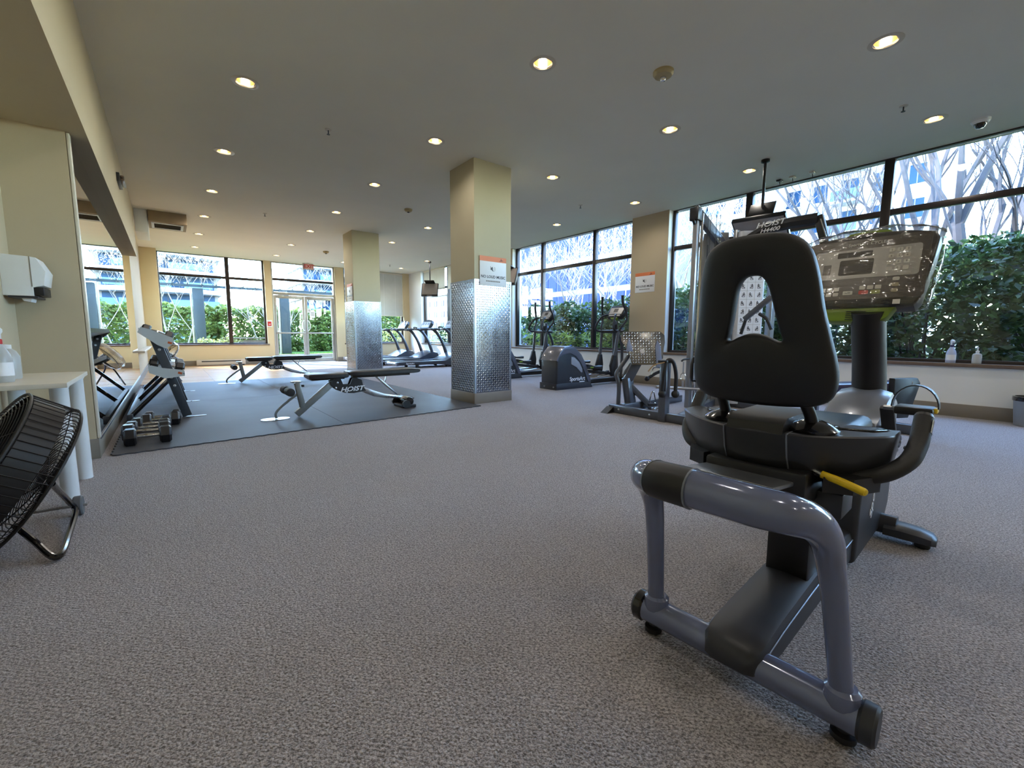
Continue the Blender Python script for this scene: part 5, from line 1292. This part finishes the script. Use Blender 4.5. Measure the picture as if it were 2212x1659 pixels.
for sd, nm in ((1, 'rear_guard'), (-1, 'front_guard')):
    gm = MB()
    for q in range(1, 22):
        r_ = RF*q/22; gm.tube([fpt(2*pi*k/40, r_, sd*(.085+.05*(1-(q/22)**2))) for k in range(40)], .0022, 4, closed=True)
    for q in range(10):
        gm.tube([fpt(2*pi*q/10, RF*t, sd*(.085+.05*(1-t*t))) for t in (0.05, .3, .55, .8, 1)], .0028, 4)
    for q in range(60): gm.tube([fpt(2*pi*q/60, RF, sd*.085), fpt(2*pi*q/60, RF, 0)], .002, 4)
    gm.build(nm, mat('black_wire', (34, 34, 38), .35, .5), FAN)
for q in range(3):
    bl = MB(); rows = []
    for t in np.linspace(.18, .92, 7):
        a = 2*pi*q/3+.25*t; w = 1.25*(1-.2*t)
        rows.append([fpt(a-w/2, RF*t, -.035), fpt(a-w/6, RF*t, -.012), fpt(a+w/6, RF*t, .012), fpt(a+w/2, RF*t, .035)])
    vs = [p for r_ in rows for p in r_]; fs = [(i*4+j, i*4+j+1, (i+1)*4+j+1, (i+1)*4+j) for i in range(6) for j in range(3)]
    nv = len(vs); vs2 = vs+[p+fn_*.003 for p in vs]
    bl.add(vs2, fs+[tuple(nv+k for k in f[::-1]) for f in fs])
    bl.build('blade', mat('grey_fan_blade', (26, 26, 29), .45, .2), FAN)
MB().tube([fpt(0, 0, .03), fpt(0, 0, .08), fpt(0, 0, .20), fpt(0, 0, .235)], [.05, .075, .075, .05], 20).build('motor', BLACKG, FAN)
MB().box(fpt(0, 0, .17)+Vector((0, 0, .09)), (.07, .07, .05), bev=.01).build('switch_box', CHROME, FAN)
A_ = onz(38, 1145, .03); B_ = onz(128, 1200, .02); C_ = onz(163, 1100, .03); D_ = fpt(0, 0, 0)+f0_
hub = fc+fa*RF*(1 if (fa.dot(Rv) > 0) else -1)
J0 = facing(32, 1135, fc); J1 = facing(112, 1045, fc+Vector((.02, .02, 0)))
MB().tube(catmull([J0-f0_, onz(75, 1170, .06)-f0_, onz(112, 1202, .025)-f0_, onz(133, 1196, .02)-f0_, onz(147, 1160, .02)-f0_, onz(163, 1105, .045)-f0_, onz(150, 1085, .10)-f0_, J1-f0_], 6), .0125, 10).build('stand_tube', BLACKG, FAN)
w0 = onz(173, 1112, 0); w0.z = .05
wl = MB().lathe([(.008, 0), (.045, 0), (.05, .006), (.05, .03), (.045, .036), (.008, .036)], w0-f0_+Vector((-.02, 0, 0)), 22, 'x').build('wheel', mat('grey_rubber', (84, 86, 88), .6), FAN)
MB().cyl(w0-f0_+Vector((.03, 0, 0)), w0-f0_+Vector((-.33, .02, 0)), .007, n=8).build('axle', STEEL, FAN)
MB().lathe([(.008, 0), (.045, 0), (.05, .006), (.05, .03), (.045, .036), (.008, .036)], w0-f0_+Vector((-.33, .02, 0)), 22, 'x').build('wheel', _mats['grey_rubber'], FAN)

# fan bagged in clear plastic, beyond the rack
BF = thing('wrapped_fan', 'floor fan bagged in clear plastic beyond the dumbbell rack', 'fan', (-.06, 10.35, .011))
n2_ = Vector((-.75, -.2, .6)).normalized(); a2 = n2_.cross(Vector((0, 0, 1))).normalized(); b2_ = n2_.cross(a2); c2 = Vector((0, 0, .52))
gm = MB()
for q in range(1, 9): gm.tube([c2+a2*.24*q/8*cos(2*pi*k/28)+b2_*.24*q/8*sin(2*pi*k/28)+n2_*.06 for k in range(28)], .003, 4, closed=True)
gm.tube([c2+a2*.24*cos(2*pi*k/28)+b2_*.24*sin(2*pi*k/28)-n2_*.04 for k in range(28)], .006, 5, closed=True)
gm.build('cage', _mats['black_wire'], BF)
MB().tube([c2-n2_*.02, c2-n2_*.18], [.07, .06], 16).build('motor', BLACK, BF)
for s in (-1, 1): MB().tube(catmull([c2+a2*s*.05-n2_*.1, Vector((s*.05, 0, .3)), Vector((s*.16, s*.05, .08)), Vector((s*.2, s*.1, .012))], 5), .012, 8).build('stand_leg', BLACKG, BF)
bag = MB(); rng = random.Random(5); rg = []
for j in range(9):
    t = j/8; rr_ = .27*sqrt(max(0.02, 1-(2*t-1)**4)); rg.append([c2+a2*(rr_*cos(2*pi*k/24)*(1+rng.uniform(-.05, .05)))+b2_*(rr_*sin(2*pi*k/24)*(1+rng.uniform(-.05, .05)))+n2_*(-.10+.22*t) for k in range(24)])
bag.loft(rg).build('plastic_bag', FILM, BF, smooth=180)

# ------------------------------------------------------------------ bottles on the window sill, waste bin
zs_ = SILL+.0125
a = onx(2053, 779, XR+.04); spray_bottle((XR+.04, a.y, zs_), 'white spray bottle on the window sill right of the bike', mat('blueish_bottle', (190, 200, 226), .35, trans=.2), mat('navy_collar', (50, 50, 100), .4), .27, radians(200))
a = onx(2109, 783, XR+.04); r = thing('pump_bottle', 'clear hand sanitiser pump bottle on the window sill', 'bottle', (XR+.04, a.y, zs_))
MB().lathe([(.001, 0), (.036, 0), (.04, .005), (.04, .095), (.034, .112), (.014, .12), (.014, .135)], n=20, caps=False).build('bottle', FROST, r)
MB().lathe([(.016, .13), (.016, .148), (.005, .15), (.005, .178), (.001, .178)], n=12, caps=False).build('pump_neck', WHITE, r); MB().bounds((-.035, -.008, .175), (.012, .008, .187), .003).build('pump_head', WHITE, r)
e_ = onz(2197, 913); bc = e_+Vector((cos(YAW), -sin(YAW), 0))*.17
r = thing('waste_bin', 'grey waste bin with a black bag rim at the window wall', 'waste bin', (min(bc.x, XR-.17), bc.y, 0))
MB().lathe([(.12, 0), (.125, .005), (.15, .30), (.145, .30), (.11, .01)], n=28).build('bin', mat('grey_bin', (120, 124, 132), .5), r)
MB().lathe([(.156, .265), (.158, .285), (.156, .31), (.14, .312), (.135, .26)], n=28, caps=False).build('bag_rim', BLACKG, r)
# ------------------------------------------------------------------ outside
def leaf_mat(name, c1, c2, tr=.35):
    m, n, l, b = node_mat(name)
    g = n.new('ShaderNodeNewGeometry'); cr = n.new('ShaderNodeValToRGB')
    cr.color_ramp.elements[0].color = (*lin(c1), 1); cr.color_ramp.elements[1].color = (*lin(c2), 1)
    l.new(g.outputs['Random Per Island'], cr.inputs[0]); l.new(cr.outputs[0], b.inputs['Base Color']); b.inputs['Roughness'].default_value = .38
    t = n.new('ShaderNodeBsdfTranslucent'); l.new(cr.outputs[0], t.inputs[0])
    mx = n.new('ShaderNodeMixShader'); mx.inputs[0].default_value = tr
    l.new(b.outputs[0], mx.inputs[1]); l.new(t.outputs[0], mx.inputs[2]); l.new(mx.outputs[0], n['Material Output'].inputs[0])
    return m
LAUREL = leaf_mat('laurel_leaf', (34, 54, 30), (84, 110, 60))
HEDGE = leaf_mat('hedge_leaf', (66, 90, 40), (132, 148, 76))
PALEL = leaf_mat('pale_shrub_leaf', (116, 122, 58), (176, 172, 108))
BLOOM = leaf_mat('blossom', (214, 186, 176), (236, 224, 180), .4)
BARK = mat('pale_bark', (150, 138, 126), .8, var=.2, vscale=12, bump=.3, bscale=60)
BARKD = mat('darkened_bark', (64, 60, 64), .8, var=.2, vscale=12, bump=.3, bscale=60)  # bark darkened to paint tree silhouettes against the bright sky
def leaf_cloud(name, m, parent, pts, size, asp, rng, tilt=.6):
    N = len(pts)
    d = rng.normal(size=(N, 3)); d[:, 2] = d[:, 2]*tilt+.15; d /= np.linalg.norm(d, axis=1)[:, None]
    e = rng.normal(size=(N, 3)); e -= (e*d).sum(1)[:, None]*d; e /= np.linalg.norm(e, axis=1)[:, None]
    nn = np.cross(d, e); s = size*rng.uniform(.65, 1.25, (N, 1))
    v = np.stack([pts-d*s*.5, pts+e*s*asp*.5+nn*s*.06, pts+d*s*.5-nn*s*.05, pts-e*s*asp*.5+nn*s*.06], 1).reshape(-1, 3)
    me = bpy.data.meshes.new(name); me.vertices.add(4*N); me.vertices.foreach_set('co', v.astype(np.float32).ravel())
    me.loops.add(4*N); me.loops.foreach_set('vertex_index', np.arange(4*N, dtype=np.int32))
    me.polygons.add(N); me.polygons.foreach_set('loop_start', np.arange(0, 4*N, 4, dtype=np.int32))
    me.update(calc_edges=True); me.validate(); me.materials.append(m)
    o = bpy.data.objects.new(name, me); COL.objects.link(o); o.parent = parent
    return o
def bush(name, label, cat, loc, rx, ry_, h, n, m, size, asp, seed, group=None, flat=.5):
    r = thing(name, label, cat, loc, 0, group); rng = np.random.default_rng(seed)
    u = rng.uniform(-1, 1, (n, 3)); ax = rng.integers(0, 3, n); sg = np.where(rng.random(n) < .5, -1, 1)
    edge = sg*(1-.45*rng.random(n)**1.6); m_ = rng.random(n) < .8; u[np.arange(n)[m_], ax[m_]] = edge[m_]
    pw = 2.2+6*(1-flat)**2; nr = (np.abs(u)**pw).sum(1)**(1/pw); u = u/np.maximum(1, nr)[:, None]
    lump = 1+.10*np.sin(u[:, :1]*7+seed)+.09*np.sin(u[:, 1:2]*9+2*seed)+.06*np.sin(u[:, 2:]*11)
    p = u*lump*np.array([rx, ry_, h/2])+np.array([0, 0, h/2+.05]); p[:, 2] = np.maximum(p[:, 2], .03)
    leaf_cloud('foliage', m, r, p, size, asp, rng)
    st = MB(); q = random.Random(seed)
    for _ in range(7):
        a = q.uniform(0, 6.28); st.tube(catmull([(q.uniform(-.2, .2)*rx, q.uniform(-.2, .2)*ry_, 0), (.35*rx*cos(a), .35*ry_*sin(a), h*.4), (.7*rx*cos(a), .7*ry_*sin(a), h*.85)], 3), [.02, .014, .006], 5)
    st.build('stems', BARKD, r)
    return r
def tree(name, label, loc, h, seed, stems=1, spread=.55, m=None, r0=.07, lean=(0, 0), depth=5, blossom=0, up=.25, kids=3, group='bare trees outside'):
    r = thing(name, label, 'tree', loc, 0, group); q = random.Random(seed); tr_ = MB(); br_ = MB(); tips = []
    def grow(p, d, L, rad, lev):
        n = 4; pts = [p]; dd = d.copy()
        for i in range(n):
            dd = (dd+Vector((q.uniform(-1, 1), q.uniform(-1, 1), q.uniform(-.5, 1)*.6+up*.3))*(.16 if lev else .09)).normalized(); pts.append(pts[-1]+dd*L/n)
        r1 = max(.005, rad*(.62 if lev < depth else .4))
        (tr_ if lev == 0 else br_).tube(pts, [rad, r1], 7 if lev == 0 else (5 if lev < 3 else 3), caps=False)
        if lev >= depth: tips.append(pts[-1]); tips.append(pts[2]); return
        for k in range(kids if lev else kids+1):
            t = q.uniform(.35, 1) if k else 1.0; i = min(int(t*n), n-1); f = t*n-i; b = pts[i].lerp(pts[i+1], f)
            a = q.uniform(0, 6.28); side = Vector((cos(a), sin(a), q.uniform(-.1, .6)))
            nd = (dd*(1-spread*q.uniform(.6, 1.2))+side*spread+Vector((0, 0, up))).normalized()
            grow(b, nd, L*q.uniform(.58, .8), r1*q.uniform(.6, .85), lev+1)
    for s in range(stems):
        a = 6.28*s/max(1, stems)+q.uniform(-.5, .5); o = .12 if stems > 1 else 0
        d = Vector((lean[0]+o*2.2*cos(a), lean[1]+o*2.2*sin(a), 1)).normalized()
        grow(Vector((o*cos(a), o*sin(a), 0)), d, h*.42*q.uniform(.85, 1.1), r0*q.uniform(.8, 1.1), 0)
    tr_.build('trunk', m or BARK, r, fix=False); br_.build('branches', m or BARK, r, fix=False, smooth=60)
    if blossom:
        rng = np.random.default_rng(seed); P_ = np.array([tuple(t) for t in tips]); P_ = P_[rng.integers(0, len(P_), blossom)]+rng.normal(0, .1, (blossom, 3))
        leaf_cloud('blossom', BLOOM, r, P_, .05, .8, rng)
    return r
LAWN = mat('lawn', (66, 104, 32), .9, var=.2, vscale=6, bump=.5, bscale=120)
CONC = mat('concrete', (140, 134, 124), .85, var=.08, vscale=3, bump=.2, bscale=60)
SOIL = mat('garden_soil', (92, 80, 66), .95, var=.2, vscale=6)
struct(MB().bounds((-160, -160, -.5), (200, 200, -.25)).build('ground', mat('distant_ground', (62, 68, 50), .95, var=.1), smooth=0))
struct(MB().bounds((-14, YB+.3, -.26), (XR+1.2, 17.1, -.04)).build('path', CONC, smooth=0), 'pale concrete path outside the doors')
struct(MB().bounds((-14, 17.1, -.26), (13, 17.35, .20), .01).build('garden_kerb', CONC), 'low concrete planter kerb outside the doors')
struct(MB().bounds((-14, 17.35, -.26), (13, 21.5, .17)).build('lawn', LAWN, smooth=0), 'bright green lawn outside the doors')
struct(MB().bounds((XR+.3, -8, -.26), (14, YB+1.6, .0)).build('planting_bed', SOIL, smooth=0), 'planted soil strip along the side windows')
# grass blades on the lawn edge
rng = np.random.default_rng(9); P_ = np.stack([rng.uniform(2, 6.5, 5000), rng.uniform(17.36, 18.6, 5000), np.full(5000, .19)], 1)
go = leaf_cloud('grass', leaf_mat('grass_blade', (66, 104, 30), (118, 150, 50)), None, P_, .07, .12, rng, 2.5); tag(go, 'short bright grass at the edge of the lawn', 'grass', kind='stuff')

# laurels along the side windows
pos = [(-2.6, 1.0, 1.9), (-1.2, 1.0, 2.1), (.1, 1.05, 2.25), (1.3, 1.0, 2.15), (2.5, 1.0, 2.0), (3.8, 1.0, 2.0), (5.1, .95, 1.85), (6.3, 1.0, 1.75), (7.5, .95, 1.6), (8.8, 1.0, 1.75), (10.3, 1.0, 1.5), (12.0, 1.0, 1.2), (13.6, 1.0, 1.2)]
where = ['outside the window past the bike, beyond the frame edge', 'at the right edge of the side window', 'right of the bike console', 'directly behind the bike console', 'behind the cable machine boom', 'behind the cable machine tower', 'behind the pier between the windows', 'behind the nearer elliptical', 'between the two ellipticals', 'behind the farther elliptical', 'hidden mostly by the nearest column', 'beyond the hanging television', 'at the far corner beside the treadmills']
for i, (y, ry_, h) in enumerate(pos):
    bush('laurel_bush', 'glossy green laurel bush '+where[i], 'bush', (8.75+.15*((i*7) % 3-1), y, -.02), .75, ry_*.85, h, 5200 if i < 10 else 2000, LAUREL, .14, .40, 20+i, 'laurels along the side windows')
# second, taller laurels behind
for i, (y, h) in enumerate(((-2, 2.2), (.4, 2.3), (2.9, 2.1), (5.6, 2.0))):
    bush('laurel_bush', 'tall laurel bush in the second row %s' % ['at the right edge of the photo', 'between the window trees', 'behind the cable machine', 'behind the window pier'][i], 'bush', (10.3, y, -.02), .9, 1.2, h, 4500, LAUREL, .16, .40, 50+i, 'laurels along the side windows')
for i, (y, x) in enumerate(((6.9, 8.1), (8.0, 8.1), (4.0, 8.1), (9.0, 8.1))):
    bush('grass_clump', 'yellow green grassy clump under the side window %s' % ['between the ellipticals', 'beside the farther elliptical', 'left of the cable column', 'at the far end of the bay'][i], 'plant', (x, y, -.02), .4, .4, .95, 900, leaf_mat('clump_leaf%d' % i, (120, 150, 60), (190, 206, 100)), .25, .07, 80+i, 'grass clumps')
# trees along the side windows
for i, (x, y, h, sd, st, sp, r0, lb) in enumerate(((10.2, .75, 6.5, 4, 3, .42, .12, 'forked bare tree at the right edge of the side window'), (10.6, 2.05, 6.5, 11, 3, .45, .10, 'bare multi-stemmed tree right of the thick window mullion'), (10.2, -1.0, 6.5, 12, 2, .42, .12, 'bare tree beyond the right frame edge'), (12.2, 4.3, 6.0, 21, 2, .5, .06, 'bare tree behind the cable machine'),
        (11.0, 7.0, 5.5, 33, 3, .62, .075, 'wide bare tree with pale twigs behind the nearer elliptical'), (10.6, 9.6, 5.0, 41, 3, .62, .07, 'pale twiggy tree behind the farther elliptical'), (11.5, 5.6, 5.5, 48, 2, .6, .06, 'bare tree just left of the window pier'), (11.5, 13.2, 4.5, 61, 2, .5, .05, 'small bare tree seen behind the hanging television'))):
    tree('bare_tree', lb, (x, y, -.02), h, sd, st, sp, BARKD if i < 4 else BARK, r0, depth=4 if i < 4 else 5, kids=3)  # trees towards the right get the silhouette-dark bark
# hedge and garden beyond the far windows
for i in range(9):
    x = -7.5+2.0*i
    bush('hedge_bush', 'clipped green hedge bush, %s from the left of the row beyond the lawn' % ORD[i], 'hedge', (x, 21.0, .1), 1.12,   .7, 1.85, 8000, HEDGE, .16, .55, 120+i, 'hedge beyond the lawn', .35)
for x, y, rx, h, lb in ((1.3, 16.75, .62, .78, 'pale yellow green shrub outside the wide far window'), (.3, 16.9, .45, .6, 'small pale shrub at the left end of the far window'), (-1.6, 16.8, .6, .7, 'pale shrub seen in the mirror')):
    bush('pale_shrub', lb, 'shrub', (x, y, -.05), rx, .4, h, 1500, PALEL, .085, .5, int(x*10)+150, 'pale shrubs outside')
bush('pale_shrub', 'pale shrub under the roller blind window', 'shrub', (7.1, 17.0, -.05), 1.0, .5, 1.15, 2200, PALEL, .085, .5, 177, 'pale shrubs outside')
bush('pale_shrub', 'long pale shrub behind the treadmills', 'shrub', (8.8, 16.9, -.05), 1.0, .6, 1.1, 2000, PALEL, .085, .5, 178, 'pale shrubs outside')
for x, y, h, sd, lb, bl in ((.25, 18.6, 4.6, 71, 'blossoming bare tree left in the wide far window', 900), (3.4, 19.3, 4.2, 77, 'thin bare tree beside the door post', 0), (3.0, 19.8, 4.0, 83, 'thin twisted bare tree left of the door post', 0), (6.1, 21.8, 4.5, 91, 'bare tree behind the right door', 0), (-2.6, 19.0, 4.2, 95, 'blossoming tree seen in the mirror', 500)):
    tree('garden_tree', lb, (x, y, .15), h, sd, 2, .55, BARK, .036, depth=4, blossom=bl)
# pergola: each post and the thin roof
POST = mat('dark_green_post', (58, 70, 74), .5, .1, var=.05)
PG = thing('pergola', 'dark slim pergola with wide posts and a thin slatted roof outside', 'pergola', (2.2, 18.0, .1))
for x in (ony(432, 700, 18.0).x, ony(617, 710, 18.0).x, ony(248, 700, 18).x-.9):
    MB().bounds((x-2.2-.15, -.1, -.2), (x-2.2+.15, .1, 2.32), .01).build('post', POST, PG)
    MB().bounds((x-2.2-.21, -.08, -.2), (x-2.2-.165, .08, 2.30), .005).build('post_edge', FRAME_L, PG)
for y in (-.25, .25): MB().bounds((-5.2, y-.02, 2.38), (3.9, y+.02, 2.42)).build('beam', POST, PG)
for k in range(24): MB().bounds((-5.1+k*.385, -.4, 2.42), (-5.07+k*.385, .4, 2.45)).build('roof_slat', POST, PG)
# slatted wooden bench planter
BW = mat('weathered_wood', (112, 104, 94), .7, var=.15, vscale=14)
WB = thing('slatted_planter', 'grey slatted wooden planter outside the narrow far window', 'planter', (2.15, 16.95, -.04))
for k in range(4): MB().bounds((-.75, -.02, .12+.17*k), (.75, .02, .25+.17*k), .006).build('slat', BW, WB)
for x in (-.7, 0, .7): MB().bounds((x-.03, .02, 0), (x+.03, .06, .8)).build('upright', BW, WB)
MB().bounds((-.78, -.04, .80), (.78, .25, .84), .006).build('cap_board', BW, WB)

# ------------------------------------------------------------------ buildings
BWHITE = mat('white_render', (188, 188, 186), .8, var=.02, vscale=.5)
BGREY = mat('grey_render', (120, 120, 124), .8, var=.03, vscale=.5)
BGLASS = mat('blue_facade_glass', (26, 54, 84), .4, 0, .1, var=.25, vscale=.35)
BGLASS2 = mat('deep_blue_glass', (16, 36, 96), .4, 0, .1, var=.3, vscale=.4)
BALG = mat('balcony_glass', (60, 92, 114), .4, 0, .3, var=.05)
BFRAME = mat('facade_frame', (84, 90, 104), .5, var=.03)
UNIT = MB().box((0, 0, 0), (1, 1, 1)).build('pane', BGLASS, smooth=0); UNIT2 = MB().box((0, 0, 0), (1, 1, 1)).build('pane', BGLASS2, smooth=0)
for u in (UNIT, UNIT2): COL.objects.unlink(u)
def slab_tower(label, x0, x1, y, depth, floors, fh, z0, curve, seed, bays):
    """apartment tower facing -y: white balcony slabs, recessed glass, glass rails"""
    r = thing('apartment_tower', label, 'building', ((x0+x1)/2, y, 0)); W_ = x1-x0; q = random.Random(seed)
    MB().bounds((-W_/2+.5, 1.6, -.3), (W_/2-.5, depth, z0+floors*fh+.3)).build('core', BGREY, r, smooth=0)
    for k in range(floors+1):
        z = z0+k*fh; n = 14; pl = [(-W_/2+W_*i/n, -curve*sin(pi*i/n)) for i in range(n+1)]+[(W_/2, depth), (-W_/2, depth)]
        MB().prism(pl, (0, 0, z), (1, 0, 0), (0, 1, 0), (0, 0, 1), -.36, .36).build('balcony_slab', BWHITE, r, smooth=30)
        if k == floors: break
        bw = (W_-2)/bays
        for b in range(bays):
            x = -W_/2+1+bw*(b+.5)
            inst(UNIT, r, (x, 1.5, z+.45+(fh-.9)/2), (0, 0, 0), (bw*.93, .2, fh-.9))
        for b in range(2):
            t = q.uniform(.1, .55)+.3*b; t1 = min(.97, t+q.uniform(.2, .3)); c = (t+t1)/2
            MB().bounds((-W_/2+W_*t, -curve*sin(pi*c)+.25, z+.45), (-W_/2+W_*t1, -curve*sin(pi*c)+.31, z+1.45)).build('balcony_rail', BALG, r, smooth=0)
    return r
YT = 92.0
slab_tower('white balconied apartment tower left in the far window', ony(225, 600, YT).x, ony(478, 600, YT).x, YT, 14, 9, 2.95, -1.0, 3.0, 5, 8)
slab_tower('stepped white apartment block behind the right glazed door', ony(648, 600, YT).x, ony(742, 600, YT).x, YT, 14, 4, 3.0, 2.0, 1.0, 6, 5)
slab_tower('slim tall apartment tower high above the right door transom', ony(708, 600, 110).x, ony(780, 600, 110).x, 110, 12, 10, 3.0, 6.0, .6, 8, 4)
slab_tower('pale apartment block behind the roller blind window', ony(800, 600, 80).x, ony(905, 600, 80).x, 80, 12, 4, 3.0, 0, .8, 9, 5)
slab_tower('apartment tower seen only in the wall mirror', -44, -24, YT, 14, 9, 2.95, -1.0, 3.0, 7, 8)
def side_block(label, x, y0, y1, z0, floors, fh, bays, mwall, unit, seed, balc, wr=.5, hr=.55):
    """building facing -x with single windows"""
    r = thing('apartment_block', label, 'building', (x, (y0+y1)/2, 0)); W_ = y1-y0; q = random.Random(seed)
    MB().bounds((0, -W_/2, -.3), (8, W_/2, z0+floors*fh+.6)).build('wall', mwall, r, smooth=0)
    MB().bounds((-.5, -W_/2-.3, z0+floors*fh+.6), (8, W_/2+.3, z0+floors*fh+1.0)).build('roof_edge', BWHITE, r, smooth=0)
    bw = W_/bays
    for k in range(floors):
        z = z0+k*fh
        for b in range(bays):
            yc = -W_/2+bw*(b+.5); w = bw*wr*q.uniform(.8, 1.15); h = fh*hr
            inst(unit, r, (-.02, yc, z+fh*.5), (0, 0, 0), (.12, w, h))
            if unit is UNIT:
                MB().bounds((-.12, yc-.04, z+fh*.5-h/2), (-.05, yc+.04, z+fh*.5+h/2)).build('window_bar', BFRAME, r, smooth=0)
            if b in balc:
                MB().bounds((-1.6, yc-bw*.48, z-.15), (0, yc+bw*.48, z+.1)).build('balcony_slab', BWHITE, r, smooth=0)
                MB().bounds((-1.6, yc-bw*.46, z+.1), (-1.52, yc+bw*.46, z+1.05)).build('balcony_rail', BALG, r, smooth=0)
    return r
f = lambda px, X: onx(px, 500, X).y
side_block('white apartment block with balconies behind the thick window mullion', 54, f(2010, 54), f(1632, 54), 2, 9, 3.0, 6, BWHITE, UNIT, 3, (5, 2))
side_block('white apartment block behind the cable column', 44, f(1612, 44), f(1440, 44), 0, 9, 3.0, 5, BWHITE, UNIT, 4, (1,))
side_block('blue glass building behind the ellipticals', 34, f(1420, 34), f(1095, 34), -1, 6, 3.2, 14, BFRAME, UNIT2, 5, (), .92, .82)
side_block('pale block behind the hanging television', 60, f(1080, 60), f(900, 60), -1, 4, 3.0, 10, BGREY, UNIT, 6, (), .6, .5)
